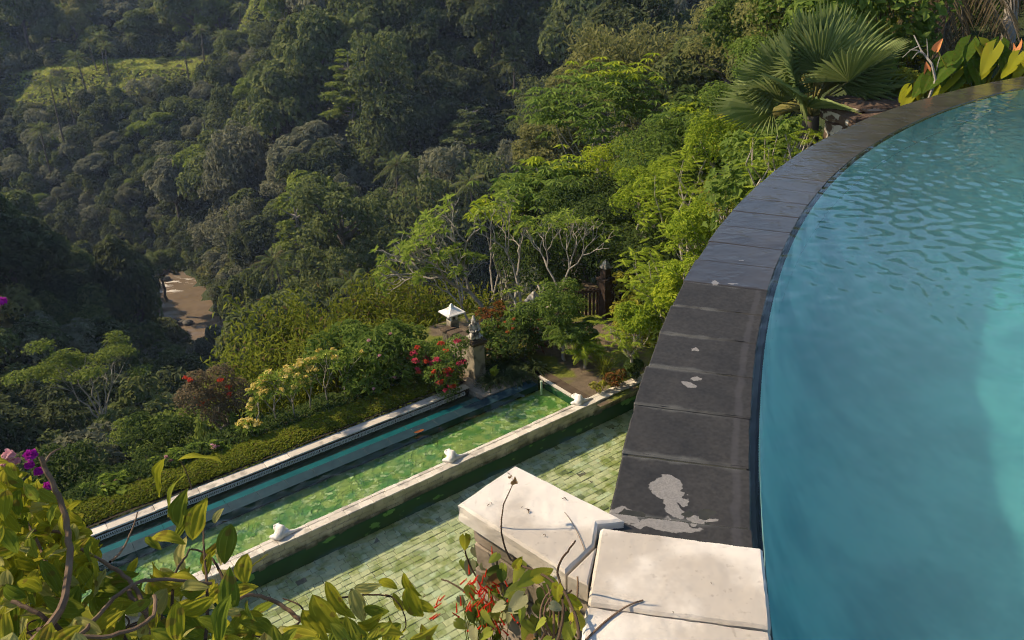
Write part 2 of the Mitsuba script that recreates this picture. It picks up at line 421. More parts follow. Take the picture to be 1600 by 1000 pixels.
def waves(X, Y):
    w = np.zeros_like(X)
    r = np.random.default_rng(3)
    near = np.clip((Y + 4) / 8, 0.6, 1.0)
    warp = meshkit.fbm(np.stack([X * 1.3, Y * 1.3, X * 0], -1), 3)
    for k in range(56):
        lam = r.uniform(0.08, 0.17)
        a = r.normal(0.45, 0.75)
        w += 0.0025 * lam * np.sin((X * math.cos(a) * 1.1 - Y * math.sin(a) + 0.35 * warp) * 6.2832 / lam + r.uniform(0, 6.28))
    w += 0.004 * (meshkit.fbm(np.stack([X * 4, Y * 4, X * 0 + 5], -1), 3) - .5)
    return POOL_Z - 0.004 + w * near * (0.35 + 1.2 * meshkit.fbm(np.stack([X * .8, Y * .8, X * 0], -1), 3))


P_ = lambda p: ((p - EYE) @ RIGHT / ((p - EYE) @ FWD) * FOCAL + 800, 500 - (p - EYE) @ UPV / ((p - EYE) @ FWD) * FOCAL)


def water_sheet(xs, ys, keepf):
    XX, YY = np.meshgrid(xs, ys, indexing='ij')
    m = (np.hypot(XX - CENTER[0], YY - CENTER[1]) < RI + 0.06) & keepf(XX, YY)
    v, f = grid_mesh(xs, ys, waves, m)
    keep = np.unique(f)
    mp = np.zeros(len(v), int); mp[keep] = np.arange(len(keep))
    vv = v[keep]
    sc = np.minimum(1, (RI + 0.004) / np.hypot(vv[:, 0] - CENTER[0], vv[:, 1] - CENTER[1]))
    vv[:, :2] = CENTER + (vv[:, :2] - CENTER) * sc[:, None]
    return mikit.ply((vv, mp[f]), 'm_water', smooth=True)


near_box = lambda X, Y: (X < 5.76) & (Y < 9.6) & (Y > 0)
scene['pool_water__near'] = water_sheet(np.arange(0.24, 5.7601, 0.024), np.arange(0, 9.6001, 0.024), near_box)
scene['pool_water__far'] = water_sheet(np.arange(0.24, 13, 0.12), np.arange(-3.0, 12.0, 0.12), lambda X, Y: ~near_box(X + 1e-6, Y + 1e-6))


# ---- boundary wall that runs away from the rim, its broken white cap and the vines' support
tag('boundary_wall', 'stub of stone wall under a cracked white cap beside the dark pool rim', 'wall')
A, B, C, D = np.array([-.183, 1.857]), np.array([-.007, 2.042]), np.array([.300, 1.757]), np.array([.170, 1.506])
Cx = np.array([.222, 1.748])
crack0, crack1 = np.array([.206, 1.655]), np.array([.118, 1.552])
capZ = POOL_Z + 0.03
bigp = sg.Polygon([A, B, C, Cx, crack0 + [-.002, .004], crack1 + [-.002, .004]])
smallp = sg.Polygon([crack0 + [.003, -.003], [.170, 1.512], crack1 + [.003, -.003]])


def slab_prism(poly, z0, z1, bev=0.007):
    """Prism with a chamfered top edge."""
    p = sg.polygon.orient(poly)
    i_ = p.buffer(-bev, join_style=2)
    a = np.array(p.exterior.coords)[:-1]
    b = np.array(i_.exterior.coords)[:-1]
    if len(a) != len(b):
        m = trimesh.creation.extrude_polygon(p, z1 - z0, engine='earcut')
        m.apply_translation((0, 0, z0))
        return np.array(m.vertices), np.array(m.faces)
    k = np.argmin(((b[:, None] - a[None]) ** 2).sum(-1)[:, 0])
    b = np.roll(b, -k, 0)
    if np.linalg.norm(b[1] - a[1]) > np.linalg.norm(b[-1] - a[1]):
        b = np.roll(b[::-1], 1, 0)
    n = len(a)
    v = np.vstack([np.c_[a, np.full(n, z0)], np.c_[a, np.full(n, z1 - bev)], np.c_[b, np.full(n, z1)]])
    i = np.arange(n); j = (i + 1) % n
    q = np.vstack([np.c_[i, j, n + j, n + i], np.c_[n + i, n + j, 2 * n + j, 2 * n + i]])
    tv, tf = trimesh.creation.triangulate_polygon(sg.Polygon(b), engine='earcut')
    d = ((tv[:, None] - b[None]) ** 2).sum(-1).argmin(1)
    q3 = np.vstack([q[:, [0, 1, 2]], q[:, [0, 2, 3]], (d + 2 * n)[tf]])
    return v, q3


v, f = slab_prism(bigp, capZ - 0.062, capZ)
v, f = worn(v, f, seed=40)
scene['boundary_wall__cap'] = mikit.ply((v, f), 'm_white', smooth=50)
v, f = slab_prism(smallp, capZ - 0.062, capZ - 0.003, 0.004)
scene['boundary_wall__cap_001'] = mikit.ply((v, f), 'm_white')
mat('m_bricks', lambda p, n, uv: mix(mix((0.34, 0.27, 0.21), (0.46, 0.40, 0.33), fbm(p.x * 12, p.y * 12, p.z * 12, 4)), (0.10, 0.09, 0.06), smoothstep(0.5, 0.7, fbm(p.x * 4, p.y * 4, p.z * 2.5, 3)) * 0.7), 0.9, STONE_BUMP, 0.004)
dv = (B - A) / np.linalg.norm(B - A); du = (D - A) / np.linalg.norm(D - A)
core = sg.Polygon([A + .045 * dv + .045 * du, B - .04 * dv + .04 * du, C - .05 * dv + .1 * du, D + .06 * dv + .3 * du])
m = trimesh.creation.extrude_polygon(core, 9.2, engine='earcut'); m.apply_translation((0, 0, capZ - 0.062 - 9.2))
scene['boundary_wall__core'] = mikit.ply(m, 'm_mortar')
wall_ang = math.atan2(du[1], du[0])
fr = frame(*(A + .045 * dv + .045 * du), 0, wall_ang)
fe = frame(*(A + .045 * dv + .045 * du), 0, math.atan2(dv[1], dv[0]))
z = capZ - 0.064
row = 0
while z > 6.6:
    h = rng.uniform(0.085, 0.11)
    x = -0.012 - (0.09 if row % 2 else 0)
    while x < 0.62:
        l = rng.uniform(0.15, 0.21)
        x0 = max(x, -0.014)
        v, f = block((x0, -0.018 + rng.normal(0, .0025), z - h + .006), (x + l - .007, 0.02, z), 0.004, 0.0015)
        part('boundary_wall', 'brick', mikit.ply((fr(v), f), 'm_bricks'))
        x += l
    x = 0.0
    for l in ([.1, .075] if row % 2 else [.06, .115]):
        v, f = block((x + .004, -0.02, z - h + .006), (x + l - .003, 0.016 + rng.normal(0, .002), z), 0.004, 0.001)
        part('boundary_wall', 'brick', mikit.ply((fe(v * [1, -1, 1]), f[:, ::-1]), 'm_bricks'))
        x += l
    z -= h
    row += 1

# ---- lower pools
FLOOR = -0.72
tag('lower_pool_floor', kind='structure')
v, f = grid_mesh(np.linspace(-3, 15.5, 2), np.linspace(-12.1, -5.0, 2), FLOOR - 0.012)
scene['lower_pool_floor'] = mikit.ply((W(v), f[:, ::-1]), 'm_mortar')
tiles = []
vrow = -12.05
k = 0
while vrow < -7.6:
    hv = rng.uniform(0.135, 0.16)
    u = 1.2 + rng.uniform(0, .2)
    while u < 13.4:
        lu = rng.choice([0.19, 0.2, 0.2, 0.1, 0.21, 0.16])
        tiles.append((u, vrow, lu, hv))
        u += lu
    vrow += hv
rest = [MB() for _ in range(5)]
fl = 0
P_ = lambda p: ((p - EYE) @ RIGHT / ((p - EYE) @ FWD) * FOCAL + 800, 500 - (p - EYE) @ UPV / ((p - EYE) @ FWD) * FOCAL)
for (u, vr, lu, hv) in tiles:
    b = ublock((u + .003, vr + .003, FLOOR - 0.04), (u + lu - .003, vr + hv - .003, FLOOR + rng.normal(0, .004)), 0.006, 0.0025)
    j = rng.choice(5, p=[.30, .29, .19, .19, .03])
    x, y = P_(np.append(u * UD + vr * VD, FLOOR))
    if fl < 300 and 410 < x < 955 and y < 945 and not (735 < x < 955 and y > 760 + (x - 735) * .2):
        part('lower_pool_floor', 'tile', mikit.ply(b, f'm_tile{j}'))
        fl += 1
    else:
        rest[j].add(*b)
for j in range(5):
    scene[f'lower_pool_floor__far_tiles__{j + 1:03d}'] = rest[j].ply(f'm_tile{j}')
tag('lower_pool_floor__far_tiles', kind='stuff')


def ripple(amp, lam0, lam1, n, seed, base):
    r = np.random.default_rng(seed)
    ks = [(r.uniform(lam0, lam1), r.uniform(0, 6.28), r.uniform(0, 6.28)) for _ in range(n)]
    return lambda X, Y: base + amp * sum(l * np.sin((X * math.cos(a) + Y * math.sin(a)) * 6.2832 / l + p) for l, a, p in ks)


tag('lower_pool_water', kind='structure')
v, f = grid_mesh(np.arange(-2, 14.5, 0.07), np.arange(-12.06, -6.5, 0.07), ripple(0.006, .3, .9, 14, 5, -0.38))
scene['lower_pool_water'] = mikit.ply((W(v), f[:, ::-1]), 'm_tilewater', smooth=True)
tag('lower_pool_water_001', kind='structure')
v, f = grid_mesh(np.arange(-2, 10.96, 0.05), np.arange(-13.74, -12.32, 0.05), ripple(0.008, .15, .5, 18, 6, -0.05))
scene['lower_pool_water_001'] = mikit.ply((W(v), f[:, ::-1]), 'm_shallow', smooth=True)
tag('upper_channel_floor', kind='structure')
v, f = grid_mesh(np.linspace(-2, 11, 300), np.linspace(-13.75, -12.3, 40), lambda X, Y: -0.27 + 0.02 * meshkit.fbm(np.stack([X * 2, Y * 2, X * 0], -1), 3))
scene['upper_channel_floor'] = mikit.ply((W(v), f[:, ::-1]), 'm_algae', smooth=True)

# dividing wall between the two lower pools
tag('dividing_wall', 'long pale stone wall between the two lower pools, blackened along its water line', 'wall')
v, f = ublock((-2, -12.31, -0.85), (14.2, -12.075, -0.02), 0.004)
scene['dividing_wall__core'] = mikit.ply((v, f), 'm_mortar')
v, f = ublock((-2, -12.072, -0.85), (14.2, -12.058, -0.345), 0.003)
scene['dividing_wall__green_skirt'] = mikit.ply((v, f), 'm_greenwall')
v, f = ublock((-2, -12.322, -0.30), (14.2, -12.312, -0.05), 0.003)
scene['dividing_wall__green_lining'] = mikit.ply((v, f), 'm_greenwall')
for (va, vb, l0, l1) in [(-12.235, -12.055, .28, .42), (-12.335, -12.243, .24, .36)]:
    u = -2.0
    while u < 14.2:
        l = rng.uniform(l0, l1)
        if u > -1.9:
            b = ublock((u + .003, va + rng.normal(0, .003), -0.03), (u + l - .003, vb + rng.normal(0, .003), rng.normal(0.0, .003)), 0.006, .002)
            part('dividing_wall', 'coping_stone', mikit.ply(b, f'm_cope{rng.integers(3)}'))
        u += l
for (z0, z1) in [(-0.155, -0.032), (-0.275, -0.158), (-0.40, -0.278)]:
    u = -0.6
    while u < 14.2:
        l = rng.uniform(.2, .36)
        b = ublock((u + .003, -12.08, z0 + .002), (u + l - .003, -12.062 + rng.normal(0, .003), z1 - .002), 0.004, .0012)
        if sum(1 for q in scene if q.startswith('dividing_wall__face_stone')) < 180:
            part('dividing_wall', 'face_stone', mikit.ply(b, f'm_wallstone{rng.integers(3)}'))
        u += l

# weir, gutter, grates, outer coping
tag('overflow_weir', 'dark blue and teal stepped overflow edge on the far side of the lap channel', 'weir')
u = -1.6
while u < 10.7:
    l = min(0.62, 10.72 - u)
    b = ublock((u + .002, -14.03, -0.2), (u + l - .002, -13.70, -0.032), 0.004, .001)
    part('overflow_weir', 'slab', mikit.ply(b, 'm_navy'))
    b = ublock((u + .002, -14.33, -0.28), (min(u + l, 9.2) - .002, -14.035, -0.115), 0.004, .001)
    if u < 9.0:
        part('overflow_weir', 'step', mikit.ply(b, 'm_teal'))
    u += l
tag('gutter_floor', kind='structure')
v, f = grid_mesh([-2, 9.2], [-14.7, -14.3], -0.26)
scene['gutter_floor'] = mikit.ply((W(v), f[:, ::-1]), 'm_gutter')
tag('gutter_water', kind='structure')
v, f = grid_mesh(np.arange(-2, 9.21, .1), np.arange(-14.68, -14.29, .05), ripple(0.002, .2, .6, 8, 9, -0.175))
scene['gutter_water'] = mikit.ply((W(v), f[:, ::-1]), 'm_shallow', smooth=True)
tag('outer_coping', 'white stone coping along the gutter, a strip of grates below its edge', 'coping')
v, f = ublock((-2, -14.95, -0.5), (9.2, -14.70, -0.035), 0.004)
scene['outer_coping__kerb'] = mikit.ply((v, f), 'm_brownstone')
u = -1.2
while u < 9.0:
    l = min(rng.choice([1.25, 0.9, 0.55, 1.3]), 9.25 - u)
    b = ublock((u + .004, -14.94 + rng.normal(0, .006), -0.034), (u + l - .004, -14.672 + rng.normal(0, .004), rng.normal(0.004, .004)), 0.008, .003)
    part('outer_coping', 'stone', mikit.ply(b, f'm_cope{rng.integers(3)}'))
    u += l
u = -0.8
while u < 9.0:
    mb = MB()
    for k in range(24):
        x = u + .02 + k * .038
        if x > 9.1:
            break
        mb.add(*ublock((x, -14.695, -0.165), (x + .019, -14.668, -0.088), 0.002))
    mb.add(*ublock((u, -14.697, -0.174), (min(u + .94, 9.15), -14.664, -0.166), 0.001))
    mb.add(*ublock((u, -14.697, -0.087), (min(u + .94, 9.15), -14.664, -0.08), 0.001))
    part('outer_coping', 'grate', mb.ply('m_grate'))
    b = ublock((u + .945, -14.70, -0.17), (u + .985, -14.66, -0.078), 0.003)
    part('outer_coping', 'grate_post', mikit.ply(b, 'm_grate'))
    u += .99

# paved corner and end wall
tag('paved_corner', kind='structure')
for (a, b_, c_, d_) in [(9.23, 10.2, -14.72, -14.04), (10.2, 11.0, -14.72, -14.04), (9.23, 11.3, -15.2, -14.725)]:
    part('paved_corner', 'flagstone', mikit.ply(ublock((a + .004, c_ + .004, -0.4), (b_ - .004, d_ - .004, -0.022), 0.008, .004), 'm_gravel'))
tag('end_wall', 'low mossy dark wall with a pale lip closing the far end of the lap channel', 'wall')
scene['end_wall__lip'] = mikit.ply(ublock((10.95, -13.98, -0.05), (11.02, -12.34, 0.01), 0.006), 'm_cope1')
scene['end_wall__wall'] = mikit.ply(ublock((11.024, -14.0, -0.5), (11.30, -12.34, 0.0), 0.01, .004), 'm_brownstone')
scene['end_wall__green_lining'] = mikit.ply(ublock((10.935, -13.7, -0.5), (10.949, -12.3, -0.052), 0.002), 'm_greenwall')
# ================================================================ terrain
RIVER_Z = -50.0
RIVER = np.array([(240, 150), (120, 112), (60, 100), (10, 99), (-25, 105), (-48, 118), (-62.5, 136), (-73, 155), (-84, 163), (-112, 172), (-180, 188), (-330, 205)], float)
_a, _b = RIVER[:-1], RIVER[1:]


def river_dist(x, y):
    """Signed distance to the river line: positive on the far bank."""
    p = np.stack([np.ravel(x), np.ravel(y)], -1).astype(float)
    d = np.full(len(p), 1e9); s = np.zeros(len(p))
    for a, b in zip(_a, _b):
        ab = b - a
        t = np.clip(((p - a) @ ab) / (ab @ ab), 0, 1)
        q = p - a - t[:, None] * ab
        dd = np.hypot(q[:, 0], q[:, 1])
        cr = ab[0] * (p[:, 1] - a[1]) - ab[1] * (p[:, 0] - a[0])
        m = dd < d
        d = np.where(m, dd, d); s = np.where(m, -np.sign(cr), s)
    return (d * s).reshape(np.shape(x))


GARDEN = sg.Polygon([tuple(u * UD + v * VD) for u, v in [(-22, -16.0), (9, -16.0), (9.6, -17.9), (22, -18.8), (34, -10), (34, 12), (-22, 12)]])
_gp = np.array(GARDEN.exterior.coords)


def garden_dist(x, y):
    pts = shapely.points(np.ravel(x), np.ravel(y))
    return shapely.distance(GARDEN, pts).reshape(np.shape(x))


def sstep(a, b, x):
    t = np.clip((x - a) / (b - a), 0, 1)
    return t * t * (3 - 2 * t)


def terrain(x, y):
    x, y = np.asarray(x, float), np.asarray(y, float)
    s = river_dist(x, y)
    P = np.stack([x, y, np.zeros_like(x)], -1)
    wob = meshkit.fbm(P / 34, 3, 11) - 0.5
    fine = meshkit.fbm(P / 11, 3, 21) - 0.5
    # far bank: a steep gorge side with spurs and ravines, then a gentler shoulder
    sf = np.maximum(s - 4.5, 0)
    sf = sf * (1 + 0.55 * wob)
    far = RIVER_Z + np.where(sf < 60, 0.9 * sf, 54 + 0.55 * np.minimum(sf - 60, 110))
    cap = -14 + 2.2 * np.maximum(x + 72, 0) + 4 * wob
    far = np.where(x < 40, np.minimum(far, cap + np.maximum(0, far - cap) * 0.05), far)
    back = -26 + 0.42 * np.clip(y - 262 + 0.35 * (x + 100), 0, 190) + 10 * wob
    far = np.where(y > 225, np.maximum(far, back), far)
    # a ravine that cuts the far slope
    rv = np.abs(x - (30 + 0.30 * (y - 110)))
    far = far - 13 * np.exp(-(rv / 11) ** 2) * sstep(8, 40, sf)
    # near bank: from the garden edge down to the river
    g = garden_dist(x, y)
    r_ = np.maximum(-s - 4.5, 0)
    t = g / (g + r_ + 1e-6)
    near = -0.35 + (RIVER_Z + 0.35) * np.clip(1.08 * t ** 0.64 - 0.08 * t, 0, 1)
    # shaded spur on the left
    ridge = 64 * np.exp(-(((x + 113) / 58) ** 2 + ((y - 64) / 60) ** 2)) * sstep(3, 45, r_)
    near = near + ridge * sstep(4, 40, g)
    # hill to the right of the pool
    e = x - (3.0 + 0.18 * (y - 14))
    near = near + (8.0 * sstep(0.3, 3.5, e) + 0.28 * np.maximum(e - 5, 0)) * sstep(6.5, 8.0, y + 0.4 * np.minimum(x, 9)) * sstep(120, 45, y) * sstep(0, 25, r_ + 2)
    z = np.where(s > 0, far, near) + fine * np.clip(np.abs(s) / 20, 0, 1) * np.where(g > 2, 3.0, 0.0)
    return np.where(np.abs(s) < 4.5, RIVER_Z - 1.2, z)


def hit(px, py, d0=12, d1=460, lift=0.0):
    """Where the ray through a pixel meets the terrain (lifted)."""
    d = ray(px, py)
    ts = np.linspace(d0, d1, 1800)
    P = EYE + ts[:, None] * d
    below = P[:, 2] < terrain(P[:, 0], P[:, 1]) + lift
    if not below.any():
        return None
    return P[np.argmax(below)]


tag('hillsides', kind='structure')
xs = np.concatenate([np.arange(-360, -20, 4.0), np.arange(-20, 30, 1.0), np.arange(30, 280, 4.0)])
ys = np.concatenate([np.arange(-60, 8, 4.0), np.arange(8, 60, 1.0), np.arange(60, 520, 4.0)])


def low_under_garden(X, Y):
    Z = terrain(X, Y)
    U, V = X * UD[0] + Y * UD[1], X * VD[0] + Y * VD[1]
    hole = (V > -16.6) & (U > -9) & (U < 15.2) & (X < 3.6)
    return np.where(hole, -1.6, np.where(np.hypot(X - CENTER[0], Y - CENTER[1]) < RO + 0.5, np.minimum(Z, 4), Z))


v, f = grid_mesh(xs, ys, low_under_garden)
scene['hillsides'] = mikit.ply((v, f), 'm_hillsoil', smooth=True)

tag('garden_ground', kind='structure')
gu, gv = np.arange(-9.5, 16.5, 0.14), np.arange(-18.6, -11.8, 0.14)
GU, GV = np.meshgrid(gu, gv, indexing='ij')
m_ = ~(((GU < 11.15) & (GV > -14.85)) | (GV > -12.3) & (GU < 16.6) & (GU * UD[0] + GV * VD[0] < 2.0) | ((GU < 9.2) & (GV < -14.8)))
v, f = grid_mesh(gu, gv, lambda U, V: -0.06 + 0.06 * (meshkit.fbm(np.stack([U * .8, V * .8, U * 0], -1), 3) - .5) - 0.5 * sstep(-16.0, -16.9, V) * (U < 9.3), m_)
w = W(v)
e_ = w[:, 0] - (3.0 + 0.18 * (w[:, 1] - 14))
w[:, 2] += 8.0 * sstep(0.3, 3.5, e_)
scene['garden_ground'] = mikit.ply((w, f[:, ::-1]), 'm_lawn', smooth=True)

tag('river', kind='structure')
mid = np.vstack([np.linspace(a, b, 24, endpoint=False) for a, b in zip(_a, _b)])
tn = np.gradient(mid, axis=0); tn /= np.linalg.norm(tn, axis=1, keepdims=True)
nn = np.c_[-tn[:, 1], tn[:, 0]]
offs = np.linspace(-5.6, 5.6, 9)
rvv = (mid[:, None] + offs[None, :, None] * nn[:, None])
rz = RIVER_Z + 0.5 * (meshkit.fbm(np.concatenate([rvv / 2.4, np.zeros(rvv.shape[:2] + (1,))], -1), 3) - .5)
n_, m2 = rvv.shape[:2]
i, j = np.meshgrid(np.arange(n_ - 1), np.arange(m2 - 1), indexing='ij')
q = np.stack([i * m2 + j, i * m2 + j + 1, (i + 1) * m2 + j + 1, (i + 1) * m2 + j], -1).reshape(-1, 4)
scene['river'] = mikit.ply((np.concatenate([rvv, rz[..., None]], -1).reshape(-1, 3), q), 'm_river', smooth=True)
mat('m_rock', lambda p, n, uv: mix((0.06, 0.06, 0.055), (0.2, 0.19, 0.17), fbm(p.x * 1.5, p.y * 1.5, p.z * 1.5, 4)), 0.7)
r_ = np.random.default_rng(12)
for k in range(9):
    px, py = [(246, 434), (252, 428), (262, 425), (275, 428), (285, 505), (279, 502), (294, 506), (240, 440), (258, 437), (248, 445), (301, 470), (282, 512), (268, 422), (300, 500)][k]
    c = on_z(px, py, RIVER_Z)
    m = trimesh.creation.icosphere(2, 1.0)
    vv = np.array(m.vertices); vv *= (0.75 + 0.5 * meshkit.fbm(vv * 1.3 + k * 7, 3))[:, None]
    vv = vv * r_.uniform(0.45, 1.0) * np.array([1.2, 1, .7]) + c + [0, 0, .2]
    key = nm('river_boulder')
    scene[key] = mikit.ply((vv, m.faces), 'm_rock', smooth=True)
    tag(key, 'grey boulder at the edge of the brown river far down in the gorge', 'boulder', 'boulders along the river')
# ================================================================ foliage tools
def unit(v):
    return v / (np.linalg.norm(v, axis=-1, keepdims=True) + 1e-12)


def leaves(mb, r, p, nrm, size, aspect=0.5, droop=0.3, fold=0.12, jitter=0.35, axis=None):
    """One folded rhombus per point: 4 vertices, 2 triangles."""
    n = len(p)
    ax = r.normal(0, 1, (n, 3)) if axis is None else axis + r.normal(0, 0.25, (n, 3))
    ax[:, 2] -= droop
    ax -= (ax * nrm).sum(1, keepdims=True) * nrm
    ax = unit(ax)
    sd = np.cross(nrm, ax)
    L = size * (1 + jitter * r.uniform(-1, 1, n))[:, None]
    Wd = L * aspect * 0.5
    base = p - ax * L * 0.5
    tip = p + ax * L * 0.5 - nrm * L * 0.10
    mid = p - ax * L * 0.05 - nrm * L * fold * 0
    a, b = mid + sd * Wd + nrm * L * fold, mid - sd * Wd + nrm * L * fold
    v = np.stack([base, a, tip, b], 1).reshape(-1, 3)
    k = np.arange(n)[:, None] * 4
    f = np.concatenate([k + [0, 1, 2], k + [0, 2, 3]])
    u = r.uniform(0, 1, n)
    uv = np.stack([np.repeat(u, 4), np.tile([0.0, .5, 1, .5], n)], -1)
    mb.add(v, f, uv)


def cloud(mb, r, lobes, n, size, up=0.45, droop=0.3, aspect=0.55, inner=0.45, rand=0.6, under=0.35, cull=0.72):
    """Leaves through the outer volume of many lobes (cx, cy, cz, rx, ry, rz)."""
    lobes = np.asarray(lobes, float)
    w = lobes[:, 3] * lobes[:, 4] + lobes[:, 4] * lobes[:, 5] + lobes[:, 3] * lobes[:, 5]
    k = r.choice(len(lobes), int(n * 1.6), p=w / w.sum())
    d = unit(r.normal(0, 1, (len(k), 3)))
    flip = (d[:, 2] < 0) & (r.uniform(0, 1, len(k)) > under)
    d[flip, 2] *= -1
    rad = inner + (1 - inner) * np.sqrt(r.uniform(0, 1, len(k)))
    rad *= 1 + 0.25 * (meshkit.noise(d * 2.2 + k[:, None] * 3.7) - .5)
    p = lobes[k, :3] + d * lobes[k, 3:] * rad[:, None]
    ok = np.ones(len(p), bool)
    for j, l in enumerate(lobes):
        q = ((p - l[:3]) / l[3:])
        ok &= ~((q * q).sum(1) < cull ** 2) | (k == j)
    p, d, k = p[ok][:n], d[ok][:n], k[ok][:n]
    nr = unit(d / lobes[k, 3:] * lobes[k, 3:].min(1, keepdims=True) * 0.9 + [0, 0, up] + r.normal(0, rand * .6, p.shape))
    leaves(mb, r, p, nr, size, aspect, droop)


def limb(mb, r, a, b, r0, r1, sides=6, bend=0.08, n=6):
    a, b = np.asarray(a, float), np.asarray(b, float)
    t = np.linspace(0, 1, n)
    p = a + (b - a) * t[:, None]
    L = np.linalg.norm(b - a)
    p[1:-1] += r.normal(0, bend * L / 2, (n - 2, 3)) * np.array([1, 1, .5])
    mb.add(*tube(p, r0 + (r1 - r0) * t, sides))
    return p


def group_of(name, crown, trunk, leaf, bark='m_bark'):
    d = {'type': 'shapegroup'}
    if crown is not None:
        d['crown'] = crown.ply(leaf)
    if trunk is not None:
        d['trunk'] = trunk.ply(bark)
    scene['proto_' + name] = d


PROTO = {}      # name -> (radius, height)

leafmat('l_dark', (0.080, 0.105, 0.047), (0.165, 0.198, 0.093))
leafmat('l_mid', (0.116, 0.159, 0.056), (0.244, 0.284, 0.112))
leafmat('l_grey', (0.159, 0.178, 0.112), (0.317, 0.330, 0.225))
leafmat('l_bright', (0.165, 0.231, 0.046), (0.344, 0.410, 0.099))
leafmat('l_olive', (0.198, 0.218, 0.073), (0.357, 0.357, 0.146))
leafmat('l_palm', (0.139, 0.192, 0.068), (0.296, 0.332, 0.140), tip=(0.20, 0.17, 0.08))
leafmat('l_dry', (0.192, 0.149, 0.095), (0.316, 0.265, 0.160))
leafmat('l_grass', (0.33, 0.40, 0.08), (0.56, 0.58, 0.17), tip=(0.30, 0.26, 0.11))


def round_tree(name, seed, R, H, n, size, leaf, lob=22, squash=0.85, trunk=True, droop=0.3, lr=(0.26, 0.42)):
    r = np.random.default_rng(seed)
    L = []
    for k in range(lob):
        d = unit(r.normal(0, 1, 3)); d[2] = abs(d[2]) * 1.1 - 0.35
        q = d * R * r.uniform(0.45, 0.85) * [1, 1, squash]
        s = R * r.uniform(*lr)
        L.append((*(q + [0, 0, H]), s * r.uniform(.85, 1.2), s * r.uniform(.85, 1.2), s * r.uniform(.6, .95)))
    c = MB(); cloud(c, r, L, n, size, droop=droop)
    t = MB()
    limb(t, r, (0, 0, -1), (0, 0, H - 0.2 * R), 0.05 * R + .12, 0.035 * R, 7, .03)
    for l in L[::2]:
        limb(t, r, (0, 0, H - 0.5 * R * r.uniform(.5, 1.2)), l[:3], 0.022 * R, 0.008 * R, 5, .1, 5)
    group_of(name, c, t, leaf)
    PROTO[name] = (R * 1.05, H + R * squash)


round_tree('rt_a', 1, 4.6, 6.2, 5200, 0.58, 'l_dark')
round_tree('rt_b', 2, 5.2, 6.6, 5600, 0.58, 'l_mid', lob=30, lr=(.2, .36))
round_tree('rt_c', 3, 4.2, 6.4, 4800, 0.58, 'l_grey', lob=26, lr=(.2, .34), droop=0.9)
round_tree('rt_d', 4, 3.8, 5.8, 4600, 0.50, 'l_bright', lob=20)
round_tree('rt_e', 5, 4.8, 5.8, 5200, 0.42, 'l_olive', lob=32, lr=(.18, .3))
round_tree('rt_f', 6, 5.6, 7.2, 7200, 0.52, 'l_dark', lob=44, lr=(.17, .28), squash=1.0)


def draped_tree(name, seed, R, H, n, size, leaf):
    """Tall tree hung with climbers: a ragged column of drooping leaves with bulges."""
    r = np.random.default_rng(seed)
    L = []
    z = 1.0
    while z < H:
        w = R * (0.7 + 0.5 * math.sin(3.1 * z / H + .2)) * r.uniform(.6, 1.4)
        for _ in range(3):
            an = r.uniform(0, 6.28)
            L.append((math.cos(an) * w * .55, math.sin(an) * w * .55, z, w * .6, w * .6, r.uniform(1.2, 2.4)))
        z += r.uniform(1.0, 1.7)
    c = MB(); cloud(c, r, L, n, size, up=0.15, droop=1.4, aspect=0.5, under=0.6)
    t = MB(); limb(t, r, (0, 0, -1), (0, 0, H - 1), .3, .1, 6, .03)
    group_of(name, c, t, leaf)
    PROTO[name] = (R, H + 1)


draped_tree('dr_a', 11, 2.9, 13.5, 5000, 0.56, 'l_dark')
draped_tree('dr_b', 12, 2.6, 11.0, 4600, 0.54, 'l_grey')
draped_tree('dr_c', 13, 3.3, 12.0, 5200, 0.56, 'l_mid')


def tier_tree(name, seed, R, H, n, size, leaf, tiers=5, top=1.0, bark='m_palebark', flat=0.16):
    """Spreading limbs that carry flat layers of leaves."""
    r = np.random.default_rng(seed)
    L, t = [], MB()
    limb(t, r, (0, 0, -1), (0, 0, H * .97), .05 * R + .1, .05, 7, .03)
    for k in range(tiers):
        z = H * (0.45 + 0.55 * k / max(1, tiers - 1))
        rr = R * (1 - top * 0.55 * k / max(1, tiers - 1)) * r.uniform(.85, 1.1)
        m = int(5 + 3 * rr / R * 2)
        for q in range(m):
            an = 6.283 * (q + r.uniform(-.3, .3)) / m + k
            ro = rr * r.uniform(.45, .8)
            c = np.array([math.cos(an) * ro, math.sin(an) * ro, z + r.normal(0, .03 * H)])
            s = rr * r.uniform(.26, .40)
            L.append((*c, s, s, s * flat * 2.2))
            limb(t, r, (0, 0, z - ro * r.uniform(.25, .5)), c - [0, 0, .1 * s], .02 * R, .008 * R, 5, .06, 5)
    c = MB(); cloud(c, r, L, n, size, up=1.2, droop=0.1, inner=0.0, cull=.3, under=.5)
    group_of(name, c, t, leaf, bark)
    PROTO[name] = (R, H + .6)


tier_tree('tt_a', 21, 4.6, 9.5, 5600, 0.52, 'l_mid', 6)
tier_tree('tt_b', 22, 4.0, 11.0, 5000, 0.50, 'l_bright', 6)
tier_tree('um_a', 23, 7.5, 11.5, 17000, 0.46, 'l_mid', 4, top=.5, flat=.2, bark='m_bark')


